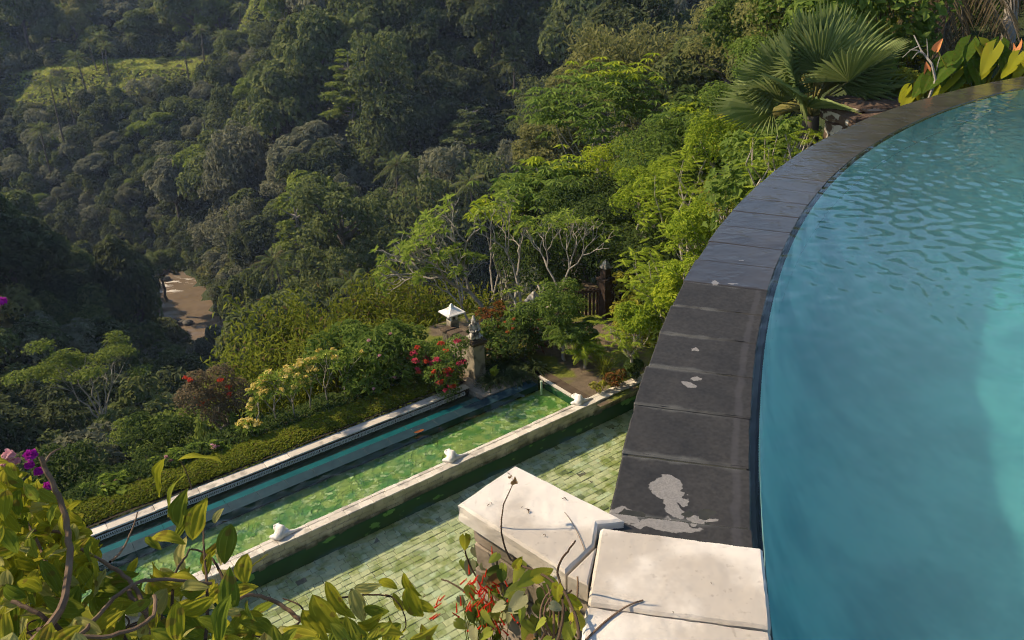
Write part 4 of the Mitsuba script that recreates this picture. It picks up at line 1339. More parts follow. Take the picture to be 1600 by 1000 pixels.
# ---- plumeria: forked pale branches that end in rosettes
def plumeria(name, label, cat, foot, H, spread, depth, leaf_l, leafm, flowers=None, n_leaf=9, lean=(0, 0, 0), group=None, forks=(2, 3), bark='m_palebark', fl_n=10, r0=None, per_part=True, seed=0, leaf_share=1.0, aspect=.3):
    r = np.random.default_rng(1000 + seed)
    key = tag(nm(name), label, cat, group)
    wood, fol = MB(), MB()
    tips = []
    foot = np.asarray(foot, float)

    def grow(p, d, L, rad, k):
        q = p + d * L
        m = (p + q) / 2 + r.normal(0, .06 * L, 3)
        wood.add(*tube(np.array([p, m, q]), [rad, rad * .88, rad * .8], 6))
        if k == 0:
            tips.append((q, d, rad * .8)); return
        nf = r.integers(forks[0], forks[1] + 1)
        a0 = r.uniform(0, 6.28)
        for j in range(nf):
            M = rot_to(d, a0 + 6.283 * j / nf + r.uniform(-.4, .4))
            nd = unit(d * math.cos(.62) + (M[:, 0]) * math.sin(.62) * spread + np.array([0, 0, .22]) + np.asarray(lean) * .35)
            grow(q, nd, L * r.uniform(.62, .85), rad * .72, k - 1)
    r0 = r0 or H * .035 + .012
    grow(foot - [0, 0, .1], unit(np.array([0, 0, 1.0]) + np.asarray(lean)), H * .30, r0, depth)
    fi = 0
    for q, d, rad in tips:
        if r.uniform() > leaf_share:
            continue
        m = n_leaf + r.integers(-2, 3)
        an = np.arange(m) * 2.399 + r.uniform(0, 6)
        M = rot_to(unit(d + [0, 0, .6]), 0)
        out = np.cos(an)[:, None] * M[:, 0] + np.sin(an)[:, None] * M[:, 2]
        el = r.uniform(.0, .75, m)[:, None]
        ax = unit(out + M[:, 1] * el)
        L = leaf_l * r.uniform(.7, 1.1, m)
        nr = unit(M[:, 1] - out * el * .5 + r.normal(0, .15, (m, 3)))
        for part_ in (0,):
            sz = L.mean()
            leaves(fol, r, q + ax * L[:, None] * .52, unit(nr - ax * (nr * ax).sum(1, keepdims=True)), sz, aspect, .12, .10, .2, axis=ax)
        if flowers and r.uniform() < flowers[1]:
            part(key, 'flower_head', blossom(q + np.array([0, 0, .05]) + d * .03, flowers[2], fl_n, flowers[3], r).ply(flowers[0]))
    scene[key + '__branches'] = wood.ply(bark)
    scene[key + '__foliage'] = fol.ply(leafm)
    return key


def g(px, py, z=0.0):
    q = on_z(px, py, z)
    return np.array([q[0], q[1], z])


# yellow plumeria in the bed
for k, (px, py, H) in enumerate([(405, 668, .95), (432, 664, 1.25), (462, 655, 1.45), (488, 643, 1.35), (512, 632, 1.45), (541, 622, 1.35), (392, 690, .6)]):
    plumeria('yellow_plumeria', ['low yellow-flowering plumeria at the near end of the bed', 'yellow-flowering plumeria second from the near end of the bed', 'tall yellow-flowering plumeria in the middle of the bed, many pale heads', 'yellow-flowering plumeria just past the middle of the bed', 'yellow-flowering plumeria with bare pale stems beside the ground cover', 'yellow-flowering plumeria next to the pink-flecked shrub', 'smallest yellow-flowering plumeria, at the edge of the ground cover'][k],
             'plumeria', g(px, py, -.05), H * 1.25, .85, 3, .20, 'g_plumeria', ('f_yellow', .75 if px < 500 else .5, .11, .085), seed=k, r0=.02)
# pink and red flowering things towards the near end
bush('red_leaved_shrub', 'reddish twiggy shrub with orange-red tips behind the yellow plumeria', 'shrub', g(355, 660, -.4), .95, 1.5, 3800, .085, 'l_dry', [('f_redorange', 9, .10, .06)], droop=.1)
bush('pink_flower', 'single pale pink flower head on a leafy stem in the bed', 'flower', g(348, 712, 0), .22, .42, 130, .13, 'g_plumeria', [('f_palepink', 2, .11, .06)], lob=4, stems=2)
bush('pink_flower', 'small pink flowers above strap leaves at the near end of the bed', 'flower', g(268, 742, -.2), .50, .55, 420, .15, 'g_plumeria', [('f_palepink', 4, .07, .05)], lob=6, aspect=.3)
bush('leafy_bed_plant', 'fresh green leafy plant between the pink flowers', 'plant', g(300, 725, -.2), .55, .5, 420, .18, 'g_shrub', lob=6, aspect=.3)
bush('leafy_bed_plant', 'broad pale green leafy plant near the foreground leaves at the bed end', 'plant', g(190, 778, -.2), .5, .5, 380, .20, 'g_plumeria', [('f_palepink', 3, .06, .05)], lob=6, aspect=.3)
bush('red_flower_plant', 'low plant with red flowers at the far left end of the bed', 'flower', g(140, 795, -.2), .5, .4, 420, .11, 'g_shrub', [('f_redorange', 6, .06, .05)], lob=6)
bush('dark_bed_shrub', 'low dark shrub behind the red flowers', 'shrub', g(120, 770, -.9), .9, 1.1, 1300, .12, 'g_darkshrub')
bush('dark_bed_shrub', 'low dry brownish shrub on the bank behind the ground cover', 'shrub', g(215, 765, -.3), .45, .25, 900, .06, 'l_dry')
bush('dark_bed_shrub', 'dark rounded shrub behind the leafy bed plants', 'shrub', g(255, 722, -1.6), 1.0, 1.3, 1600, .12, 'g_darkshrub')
# leafy shrub with pink flecks and the bougainvillea in front of the pillar
bush('leafy_shrub', 'broad leafy green shrub with a few pink flecks beside the bougainvillea', 'shrub', g(600, 605, -.2), 1.35, 1.6, 2600, .20, 'g_shrub', [('f_palepink', 7, .05, .05)], aspect=.32, lob=14, bark='m_palebark', stems=14)
bush('leafy_shrub', 'leafy green shrub between the yellow plumeria and the valley', 'shrub', g(545, 600, -.6), 1.2, 1.4, 2000, .19, 'g_shrub', aspect=.32, lob=12)
bush('leafy_shrub', 'green shrub in front of the drooping bamboo', 'shrub', g(640, 580, -.3), 1.1, 1.4, 1900, .17, 'g_shrub', aspect=.35, lob=12)
bush('bougainvillea', 'red and pink bougainvillea bush in front of the garden pillar', 'bougainvillea', g(690, 607, 0), .78, 1.4, 3400, .085, 'g_shrub', [('f_pink', 20, .12, .07), ('f_redorange', 18, .11, .07)], lob=20, low=-.1)
bush('bougainvillea', 'small dark pink bougainvillea left of the red bush', 'bougainvillea', g(668, 605, -.1), .42, .95, 800, .085, 'g_darkshrub', [('f_pink', 5, .10, .065)], lob=7)

# drooping yellowish bamboo below the garden
for k, (px, py, d, s, lab) in enumerate([(505, 545, 24.5, .62, 'drooping yellow-green bamboo on the bank below the garden'), (585, 520, 25.5, .6, 'yellowish arching bamboo nearest to the shrine'), (640, 500, 27, .6, 'drooping bamboo behind the stone shrine'), (450, 585, 23.5, .5, 'low drooping bamboo at the edge of the dark gorge')]):
    c = at(px, py, d)
    gz = float(terrain(np.array([c[0]]), np.array([c[1]]))[0])
    s2 = s
    key = nm('bamboo_clump')
    inst(key, 'ba_near', (c[0], c[1], c[2] - 8.5 * s2 * .62), s2, k * 1.7)
    tag(key, lab, 'bamboo')
bamboo('ba_near', 42, 4.4, 8.5, 6500, 0.42, 'g_hedge', 22)

# ---- garden wall with pillar, guardian figure and shrine lantern
tag('garden_wall', 'mossy grey garden wall ending in a square pillar by the gutter end', 'wall')
PU, PV = 9.72, -15.02


def gw(lo, hi, bev=.01, jit=.004):
    return mikit.ply(ublock(lo, hi, bev, jit), 'm_statue')


mat('m_pillar', lambda p, n, uv: mix(mix((0.30, 0.27, 0.21), (0.42, 0.38, 0.30), fbm(p.x * 6, p.y * 6, p.z * 6, 3)), (0.07, 0.065, 0.05), smoothstep(0.45, 0.68, fbm(p.x * 4, p.y * 4, p.z * 3, 4)) * 0.85), 0.9, STONE_BUMP, 0.012)
scene['garden_wall__pillar'] = mikit.ply(ublock((PU - .17, PV - .17, -.1), (PU + .17, PV + .17, .98), .012, .004), 'm_pillar')
for i_, (e_, z0, z1) in enumerate([(.19, .98, 1.03), (.235, 1.03, 1.10), (.205, 1.10, 1.15)]):
    part('garden_wall', 'cap', mikit.ply(ublock((PU - e_, PV - e_, z0), (PU + e_, PV + e_, z1), .01, .003), 'm_brownstone'))
for k in range(4):
    part('garden_wall', 'stone', mikit.ply(ublock((PU - .13, PV - .18 - .31 * (k + 1), -.2), (PU + .13, PV - .19 - .31 * k, .88), .014, .008), 'm_pillar'))
    part('garden_wall', 'coping_stone', mikit.ply(ublock((PU - .19, PV - .18 - .31 * (k + 1), .882), (PU + .19, PV - .19 - .31 * k, .97), .02, .01), 'm_brownstone'))


def lumps(spheres, res=.02, smooth_it=8):
    import manifold3d as m3
    parts_ = []
    for chain in spheres:
        hull = [m3.Manifold.sphere(rd, 20).translate([float(x) for x in c]) for c, rd in chain]
        parts_.append(m3.Manifold.batch_hull(hull) if len(hull) > 1 else hull[0])
    m = m3.Manifold.batch_boolean(parts_, m3.OpType.Add).refine_to_length(res)
    mm = m.to_mesh()
    t = trimesh.Trimesh(mm.vert_properties[:, :3], mm.tri_verts, process=False)
    trimesh.smoothing.filter_taubin(t, iterations=smooth_it)
    return t


# kneeling guardian on the pillar: bent knees, body, arms on a club, head with headdress
gx, gy = (PU * UD + PV * VD)
st = lumps([[((-.02, 0, .05), .11), ((.02, 0, .20), .10)], [((.02, 0, .20), .10), ((.01, 0, .33), .085)], [((.01, 0, .40), .062), ((.0, 0, .43), .058)],
            [((.0, 0, .47), .055), ((.03, 0, .55), .03)], [((-.04, 0, .44), .03), ((-.075, 0, .42), .018)], [((.03, .045, .42), .022), ((.04, .05, .47), .016)], [((.03, -.045, .42), .022), ((.04, -.05, .47), .016)],
            [((0, .09, .34), .045), ((-.05, .12, .22), .035)], [((-.05, .12, .22), .035), ((-.12, .06, .20), .03)], [((0, -.09, .34), .045), ((-.05, -.12, .22), .035)], [((-.05, -.12, .22), .035), ((-.12, -.06, .20), .03)],
            [((0, .08, .07), .075), ((-.14, .10, .10), .06)], [((-.14, .10, .10), .06), ((-.13, .10, .02), .05)], [((0, -.08, .05), .075), ((-.15, -.09, .05), .055)], [((-.13, 0, .22), .028), ((-.15, 0, .02), .04)]], .018)
tv = np.array(st.vertices) * 1.05
fr_ = frame(gx, gy, 1.15, TH + math.radians(75))
key = tag('guardian_statue', 'small weathered grey kneeling guardian figure on top of the garden pillar', 'statue')
scene[key + '__figure'] = mikit.ply((fr_(tv), st.faces), 'm_statue', smooth=True)
scene[key + '__plinth'] = mikit.ply(ublock((PU - .17, PV - .15, 1.15), (PU + .17, PV + .15, 1.20), .01, .003), 'm_statue')

# stone shrine lantern at the other end of the wall
SU, SV = 9.92, -16.4
key = tag('stone_shrine', 'small stone shrine lantern with a broad pale roof behind the bougainvillea', 'shrine')
scene[key + '__base'] = mikit.ply(ublock((SU - .13, SV - .13, .3), (SU + .13, SV + .13, 1.12), .015, .004), 'm_pillar')
for k, (du, dv_) in enumerate([(-1, -1), (1, -1), (1, 1), (-1, 1)]):
    part(key, 'post', mikit.ply(ublock((SU + du * .085 - .025, SV + dv_ * .085 - .025, 1.12), (SU + du * .085 + .025, SV + dv_ * .085 + .025, 1.32), .005), 'm_whitestatue'))
scene[key + '__chamber'] = mikit.ply(ublock((SU - .058, SV - .058, 1.12), (SU + .058, SV + .058, 1.31), .01), 'm_statue')


def pyramid(c, a, b, z0, z1, z2, tip=.02, curve=.35):
    """Hipped roof with swept eaves: rings of squares."""
    vs, fs = [], []
    rings = [(a, z0), (a, z0 + .03)] + [(a + (b - a) * t, z0 + .03 + (z1 - z0 - .03) * (t ** (1 + curve))) for t in (.3, .6, 1.0)] + [(tip, z2)]
    for e, z in rings:
        vs += [(c[0] - e, c[1] - e, z), (c[0] + e, c[1] - e, z), (c[0] + e, c[1] + e, z), (c[0] - e, c[1] + e, z)]
    for k in range(len(rings) - 1):
        for j in range(4):
            A_, B_ = k * 4 + j, k * 4 + (j + 1) % 4
            fs.append((A_, B_, B_ + 4, A_ + 4))
    fs.append((3, 2, 1, 0)); q = (len(rings) - 1) * 4; fs.append((q, q + 1, q + 2, q + 3))
    return W(np.array(vs)), np.array(fs)[:, ::-1]


scene[key + '__roof'] = mikit.ply(pyramid((SU, SV), .27, .06, 1.32, 1.48, 1.58), 'm_whitestatue')

# the second stone post head deeper in the garden, and the wooden gate with its stone-tipped post
pt = on_z(835, 500, 0.0)
tu, tv_ = pt[:2] @ UD, pt[:2] @ VD
key = tag('stone_post', 'grey stone garden post with a pale pointed tip behind the bare plumeria trunk', 'post')
scene[key + '__shaft'] = mikit.ply(ublock((tu - .15, tv_ - .15, -.1), (tu + .15, tv_ + .15, .62), .012, .004), 'm_pillar')
scene[key + '__tip'] = mikit.ply(pyramid((tu, tv_), .21, .12, .62, .80, .95), 'm_statue')
pt = on_z(945, 492, 0.0)
tu, tv_ = pt[:2] @ UD, pt[:2] @ VD
key = tag('wooden_gate', 'dark brown slatted gate with a square post and pale pointed stone tip', 'gate')
scene[key + '__post'] = mikit.ply(ublock((tu - .16, tv_ - .16, -.1), (tu + .16, tv_ + .16, 1.15), .012, .003), 'm_darkwood')
scene[key + '__post_cap'] = mikit.ply(ublock((tu - .21, tv_ - .21, 1.15), (tu + .21, tv_ + .21, 1.24), .012, .003), 'm_darkwood')
scene[key + '__neck'] = mikit.ply(ublock((tu - .12, tv_ - .12, 1.24), (tu + .12, tv_ + .12, 1.55), .012, .003), 'm_darkwood')
scene[key + '__tip'] = mikit.ply(pyramid((tu, tv_), .15, .10, 1.55, 1.64, 1.80), 'm_statue')
GF = frame(pt[0], pt[1], 0, math.radians(8))
for sgn, n_s, rise in ((-1, 7, .0), (1, 5, .22)):
    for k in range(n_s):
        x = sgn * (.24 + .115 * k)
        top_ = .92 + rise * (k / n_s) + (.10 if sgn > 0 else 0)
        part(key, 'slat', mikit.ply((GF(block((x - .035, -.02, .05), (x + .035, .02, top_), .004)[0]), _CF), 'm_darkwood'))
    v_, f_ = block((min(sgn * .17, sgn * (.24 + .115 * n_s)), -.045, .80), (max(sgn * .17, sgn * (.24 + .115 * n_s)), -.021, .87), .004)
    if rise:
        v_[:, 2] += rise * (v_[:, 0] - .2) * 1.3 + .12
    part(key, 'rail', mikit.ply((GF(v_), f_), 'm_darkwood'))

# white spouts on the dividing wall, small pipe
for k, (u0, lab) in enumerate([(3.18, 'white stone frog spout leaning over the channel, nearest to the foreground leaves'), (7.12, 'white stone frog spout leaning over the middle of the channel'), (10.85, 'white stone frog spout at the far end of the channel')]):
    sp = lumps([[((0, 0, .04), .13), ((.10, -.10, .10), .12)], [((.10, -.10, .10), .12), ((.06, -.24, .10), .095)], [((.06, -.24, .10), .09), ((.04, -.31, .07), .05)], [((0, 0, .04), .11), ((.30, .02, .0), .05)], [((.30, .02, 0), .05), ((.52, .03, -.02), .025)],
                [((-.06, -.02, .03), .08), ((-.15, -.12, -.02), .05)], [((.16, -.04, .03), .08), ((.24, -.14, -.02), .05)], [((.01, -.25, .17), .035), ((.01, -.24, .18), .03)], [((.11, -.25, .17), .035), ((.11, -.24, .18), .03)]], .02)
    vv = np.array(sp.vertices) * [.80, .80, .72]
    vv = np.c_[vv[:, 0] + u0, vv[:, 1] - 12.27, vv[:, 2] + .03]
    key = tag(nm('frog_spout'), lab, 'spout')
    scene[key] = mikit.ply((W(vv), np.array(sp.faces)[:, ::-1]), 'm_whitestatue', smooth=True)
pp = on_z(846, 606, -.05); key = tag('water_pipe', 'short pale green upright pipe in the far corner of the channel', 'pipe')
mat('m_pipe', (0.45, 0.55, 0.42), 0.4)
mb = MB(); mb.add(*tube(np.array([[pp[0], pp[1], -.25], [pp[0], pp[1], .0], [pp[0], pp[1], .13]]), .028, 12, True)); mb.add(*tube(np.array([[pp[0], pp[1], .11], [pp[0], pp[1], .15]]), .036, 12, True))
scene[key] = mb.ply('m_pipe', 30)
lf = on_z(655, 676, -.03); key = tag('floating_leaf', 'dead orange leaf floating at the edge of the channel', 'leaf')
lv, lfc = grid_mesh(np.linspace(-.13, .13, 9), np.linspace(-1, 1, 5), 0.0)
lv[:, 1] *= .045 * np.sqrt(np.maximum(0, 1 - (lv[:, 0] / .132) ** 2)); lv[:, 2] = .012 + .02 * np.abs(lv[:, 1]) / .05 + .02 * (lv[:, 0] / .13) ** 2
scene[key] = mikit.ply((frame(lf[0], lf[1], -.02, .55)(lv), lfc), 'g_orange')

# ---- garden plants beyond the pools
def strap_tuft(name, label, cat, pos, n, L, wdt, leafm, droop=1.0, group=None, seed=0, rise=.9, spread=1.0):
    r = np.random.default_rng(500 + seed)
    key = tag(nm(name), label, cat, group)
    mb = MB()
    for k in range(n):
        an, el = r.uniform(0, 6.28), r.uniform(.25, 1.2)
        t = np.linspace(0, 1, 6)
        l = L * r.uniform(.7, 1.1)
        rad = l * math.cos(el) * t * spread
        z = l * (math.sin(el) * t * rise - droop * .6 * t ** 2.3)
        p = np.c_[pos[0] + r.normal(0, .05 * L) + np.cos(an) * rad, pos[1] + r.normal(0, .05 * L) + np.sin(an) * rad, pos[2] + z]
        s_ = np.array([-math.sin(an), math.cos(an), 0]) * wdt * .5
        w_ = np.array([.5, 1, 1, .9, .6, .05])[:, None]
        v = np.stack([p - s_ * w_, p + s_ * w_], 1).reshape(-1, 3)
        q = np.array([[2 * i, 2 * i + 1, 2 * i + 3, 2 * i + 2] for i in range(5)])
        mb.add(v, q, np.c_[np.full(12, r.uniform()), np.repeat(t, 2)])
    scene[key] = mb.ply(leafm)
    return key


for k, (px, py) in enumerate([(770, 598), (790, 590), (812, 588), (832, 578), (800, 572), (775, 578)]):
    strap_tuft('strap_leaf_tuft', 'dark arching strap-leaved tuft beside the paved corner', 'grass tuft', g(px, py), 130, .75, .022, 'g_strap', group='strap-leaved tufts by the paved corner', seed=k)
bush('yellow_heart_leaf', 'single bright yellow-green heart-shaped leaf at the foot of the pillar', 'leaf', g(775, 590, .1), .14, .35, 7, .26, 'g_lime', lob=3, aspect=.9, stems=1)
bush('mixed_shrub', 'green shrub with yellow and orange flowers beside the pillar', 'shrub', g(778, 560), .85, 1.25, 2600, .10, 'g_shrub', [('g_orange', 10, .07, .05), ('f_yellow', 6, .05, .05)], lob=12)
bush('croton_shrub', 'orange and red leaved shrub behind the guardian figure', 'shrub', g(768, 545), .55, 1.5, 520, .15, 'g_croton', lob=10, aspect=.35)
bush('mixed_shrub', 'dark green shrub at the foot of the bare plumeria', 'shrub', g(815, 560), .8, .9, 2000, .09, 'g_darkshrub', lob=12)
strap_tuft('red_cordyline', 'red-brown strap-leaved cordyline between the pale plumeria branches', 'cordyline', g(822, 515, .35), 70, .8, .045, 'g_red', .7, seed=31)
strap_tuft('red_cordyline', 'darker red cordyline low beside the bare trunk', 'cordyline', g(838, 535, .2), 60, .6, .04, 'g_red', .7, seed=32)
plumeria('bare_plumeria', 'old plumeria with thick bare pale forked trunk beyond the pillar', 'plumeria', g(828, 540), 2.3, 1.25, 3, .24, 'g_plumeria', seed=51, r0=.10, leaf_share=.7, forks=(2, 3))
plumeria('plumeria_tree', 'spreading plumeria with pale branches reaching out over the gorge', 'plumeria', g(775, 500, -.6), 4.6, 1.2, 5, .29, 'g_plumeria', seed=52, leaf_share=.72, n_leaf=8, lean=(-.75, .1, 0), r0=.075)
plumeria('plumeria_tree', 'plumeria with fine pale upright branches left of the slatted gate', 'plumeria', g(872, 505), 3.5, .95, 5, .26, 'g_plumeria', seed=53, leaf_share=.65, n_leaf=7, r0=.05, lean=(.05, .3, 0))
plumeria('plumeria_tree', 'smaller plumeria behind the stone post', 'plumeria', g(815, 480), 3.4, .9, 5, .26, 'g_plumeria', seed=54, leaf_share=.65, n_leaf=7, r0=.05, lean=(-.15, .5, 0))
plumeria('plumeria_tree', 'leafy plumeria above the stone shrine', 'plumeria', g(735, 515, -.3), 2.9, 1.0, 5, .26, 'g_plumeria', seed=55, leaf_share=.7, n_leaf=8, r0=.045, lean=(-.3, .3, 0))


def feather_tree(name, label, foot, crown, R, Hc, n, L, leafm, seed, bark='m_palebark', wl=.16, hang=.4, limbs=9, flat=.6):
    """Light tree whose crown is made of fine pinnate fronds."""
    r = np.random.default_rng(seed)
    key = tag(nm(name), label, 'tree')
    wood, fol = MB(), MB()
    foot, crown = np.asarray(foot, float), np.asarray(crown, float)
    fork = foot + (crown - foot) * .45
    limb(wood, r, foot - [0, 0, .2], fork, .05 + .012 * R, .04 + .008 * R, 7, .05)
    ends = []
    for k in range(limbs):
        d = unit(r.normal(0, 1, 3)) * np.array([R, R, Hc]) * r.uniform(.55, .9); d[2] = abs(d[2]) * .8
        e = crown + d
        p = limb(wood, r, fork, e, .03 + .005 * R, .01, 5, .1, 7)
        ends += [p[3], p[4], p[5], p[6]]
    ends = np.array(ends)
    for k in range(n):
        b = ends[r.integers(len(ends))] + r.normal(0, .14 * R, 3) * [1, 1, flat]
        an = r.uniform(0, 6.28)
        frond(fol, r, b, (math.cos(an), math.sin(an), r.uniform(-.1, .7)), L * r.uniform(.7, 1.1), L * wl * 1.3, 13, sag=.7, leaf_w=L * .07, hang=hang)
    scene[key + '__branches'] = wood.ply(bark)
    scene[key + '__fronds'] = fol.ply(leafm)


def digitate_tree(name, label, foot, crown, R, Hc, n, leaf_l, leafm, topm, seed, limbs=12, bark='m_palebark', cat='tree'):
    """Tree with umbrella-like whorls of long leaflets; the topmost whorls are fresh yellow-green."""
    r = np.random.default_rng(seed)
    key = tag(nm(name), label, cat)
    wood, fol, top = MB(), MB(), MB()
    foot, crown = np.asarray(foot, float), np.asarray(crown, float)
    fork = foot + (crown - foot) * .5
    limb(wood, r, foot - [0, 0, .3], fork, .09, .07, 7, .05)
    E = []
    for k in range(limbs):
        d = unit(r.normal(0, 1, 3)) * np.array([R, R, Hc]) * r.uniform(.5, .85); d[2] = abs(d[2]) * .8 - .15 * Hc
        p = limb(wood, r, fork, crown + d, .045, .015, 5, .1, 7)
        E.append(crown + d)
    E = np.array(E)
    for k in range(n):
        e = E[r.integers(len(E))] + r.normal(0, .2 * R, 3) * [1, 1, .6]
        hi = e[2] > crown[2] + Hc * .45
        m = r.integers(6, 9)
        an = np.arange(m) * 6.283 / m + r.uniform(0, 6)
        o = np.c_[np.cos(an), np.sin(an), np.full(m, r.uniform(-.55, -.05))]
        ax = unit(o)
        nr = unit(np.array([0, 0, 1.0]) - ax * ax[:, 2:])
        leaves(top if hi and r.uniform() < .55 else fol, r, e + ax * leaf_l * .62, nr, leaf_l, .34, .25, .10, .2, axis=ax)
    scene[key + '__branches'] = wood.ply(bark)
    scene[key + '__foliage'] = fol.ply(leafm)
    if top.n:
        scene[key + '__young_leaves'] = top.ply(topm)


def foot_of(p):
    return np.array([p[0], p[1], max(ground_z(p[0], p[1]), -30)])


c = at(928, 168, 31.0); digitate_tree('umbrella_leaf_tree', 'bright yellow-green umbrella-leaved tree with pale trunk, the taller one', foot_of(c + [.8, 0, 0]), c, 2.8, 2.5, 430, .34, 'g_shrub', 'g_lime', 61)
c = at(872, 290, 28.0); digitate_tree('umbrella_leaf_tree', 'lower bright umbrella-leaved tree at the edge of the dark ravine', foot_of(c + [.8, 0, 0]), c, 2.3, 1.5, 380, .32, 'g_shrub', 'g_lime', 62)
c = at(1075, 185, 26.0); digitate_tree('umbrella_leaf_tree', 'flat yellow-green branch of leaves left of the fan palm', foot_of(c + [.5, 0, 0]), c, 1.5, .6, 170, .28, 'g_shrub', 'g_lime', 63)
c = at(775, 330, 27.0); digitate_tree('wand_shrub', 'upright shrub with big pale leaves along its wands, above the plumeria', foot_of(c), c, .9, 1.0, 45, .30, 'g_lime', 'g_lime', 64, limbs=6, cat='shrub')
c = at(1085, 290, 19.0); feather_tree('feathery_tree', 'feathery bright green tree below the fan palm', foot_of(c), c, 1.5, 1.1, 420, .42, 'g_feather', 65)
c = at(1035, 425, 19.0); feather_tree('feathery_tree', 'feathery lime-green tree to the right of the slatted gate', foot_of(c + [.5, .2, 0]), c, 1.15, .95, 430, .40, 'g_feather', 66)
c = at(965, 375, 25.5); feather_tree('feathery_tree', 'feathery lime-green crown behind the slatted gate', foot_of(c + [.9, .2, 0]), c, 1.25, .8, 300, .42, 'g_feather', 69)
c = at(975, 515, 19.5); feather_tree('feathery_tree', 'low feathery branch in front of the slatted gate', foot_of(c + [.4, 0, 0]), c, .75, .35, 130, .36, 'g_feather', 70)
c = at(1215, 225, 13.8); feather_tree('feathery_tree', 'small feathery yellow-green shrub against the pool rim', foot_of(c), c, .55, .35, 130, .28, 'g_feather', 67)
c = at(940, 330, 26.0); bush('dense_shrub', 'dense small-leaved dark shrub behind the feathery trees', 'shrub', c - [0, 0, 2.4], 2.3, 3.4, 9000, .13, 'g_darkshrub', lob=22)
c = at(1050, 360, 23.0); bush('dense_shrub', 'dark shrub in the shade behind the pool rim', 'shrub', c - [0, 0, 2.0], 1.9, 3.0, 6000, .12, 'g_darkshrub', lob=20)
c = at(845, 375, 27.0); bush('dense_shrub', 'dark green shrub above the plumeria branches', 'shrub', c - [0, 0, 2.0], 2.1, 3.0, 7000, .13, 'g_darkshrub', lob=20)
c = at(862, 490, 21.0); bush('dense_shrub', 'mid-green shrub to the side of the slatted gate', 'shrub', c - [0, 0, .9], 1.0, 1.9, 3800, .10, 'g_shrub', lob=16)
c = at(1030, 250, 25.0); bush('dense_shrub', 'small-leaved green shrub under the flat branch of leaves', 'shrub', c - [0, 0, 1.8], 1.8, 3.0, 6000, .12, 'g_shrub', lob=18)
c = at(1150, 300, 16.5); bush('twiggy_shrub', 'twiggy half-bare shrub with pale sticks against the pool rim', 'shrub', c - [0, 0, 1.0], .8, 1.5, 1500, .07, 'g_hedge', lob=12, stems=26, bark='m_palebark')
c = at(1085, 400, 17.5); bush('twiggy_shrub', 'shrub with pale crossing twigs and red flowers at the rim edge', 'shrub', c - [0, 0, .8], .65, 1.3, 1600, .08, 'g_feather', [('f_pink', 2, .05, .04), ('f_redorange', 1, .05, .04)], lob=10, stems=16, bark='m_palebark')
c = g(880, 560, 0)
feather_tree('fern_shrub', 'arching fern-like shrub at the edge of the patchy lawn', c, c + [0, 0, .95], .6, .45, 120, .55, 'g_shrub', 68, wl=.2)
strap_tuft('thin_grass_plant', 'thin grassy plant standing on the patchy lawn', 'plant', g(945, 585), 160, .95, .012, 'g_hedge', .5, seed=40, rise=1.2, spread=.6)
bush('red_leaf_plant', 'dark plant with brown-red leaves beside the dividing wall', 'plant', g(960, 605), .4, .42, 300, .12, 'g_croton', lob=7, stems=3)
bush('red_leaf_plant', 'dark shrub by the wall where it meets the pool rim', 'plant', g(985, 588), .45, .6, 700, .10, 'g_darkshrub', lob=7, stems=3)
bush('yellow_leaf_plant', 'small yellow-leaved plant in the corner by the dividing wall', 'plant', g(938, 612), .25, .28, 120, .10, 'g_yellowgreen', lob=4, stems=2)

for k, (px, py, d, R_, H_, n_, lm, lab) in enumerate([(1125, 225, 19.5, 1.0, 1.5, 3200, 'g_feather', 'bright yellow-green bush just below the fan palm'), (1010, 305, 22.5, 1.2, 1.9, 3600, 'g_feather', 'lime-green bush in the middle of the bright slope'), (905, 355, 25.5, 1.4, 2.0, 3600, 'g_shrub', 'fresh green bush over the plumeria crowns'),
                                                      (965, 265, 28.0, 1.5, 2.2, 3800, 'g_lime', 'lime-green leafy bush under the taller umbrella-leaved tree'), (1100, 350, 17.6, .8, 1.3, 2600, 'g_feather', 'bright bush leaning over the pool rim'), (1065, 455, 17.8, .7, 1.2, 2400, 'g_lime', 'lime-green bush beside the dry end of the wet rim'), (1140, 175, 23.0, 1.2, 1.6, 3200, 'g_shrub', 'green bush behind the flat branch of leaves'),
                                                      (820, 300, 28.5, 1.2, 1.8, 3000, 'g_plumeria', 'pale green bush at the lip of the dark ravine'), (1000, 500, 19.0, .6, .9, 1900, 'g_feather', 'low lime-green bush in front of the slatted gate'), (905, 520, 20.8, .5, .7, 1400, 'g_shrub', 'low green bush at the back of the patchy lawn')]):
    c = at(px, py, d)
    bush('bright_bush', lab, 'bush', c - [0, 0, H_ * .55], R_, H_, n_, .12, lm, lob=18, aspect=.38, stems=6, bark='m_palebark')
c = g(915, 572, 0); feather_tree('fern_shrub', 'second arching fern-like shrub further out on the patchy lawn', c, c + [0, 0, .6], .45, .3, 80, .5, 'g_feather', 78, wl=.2)
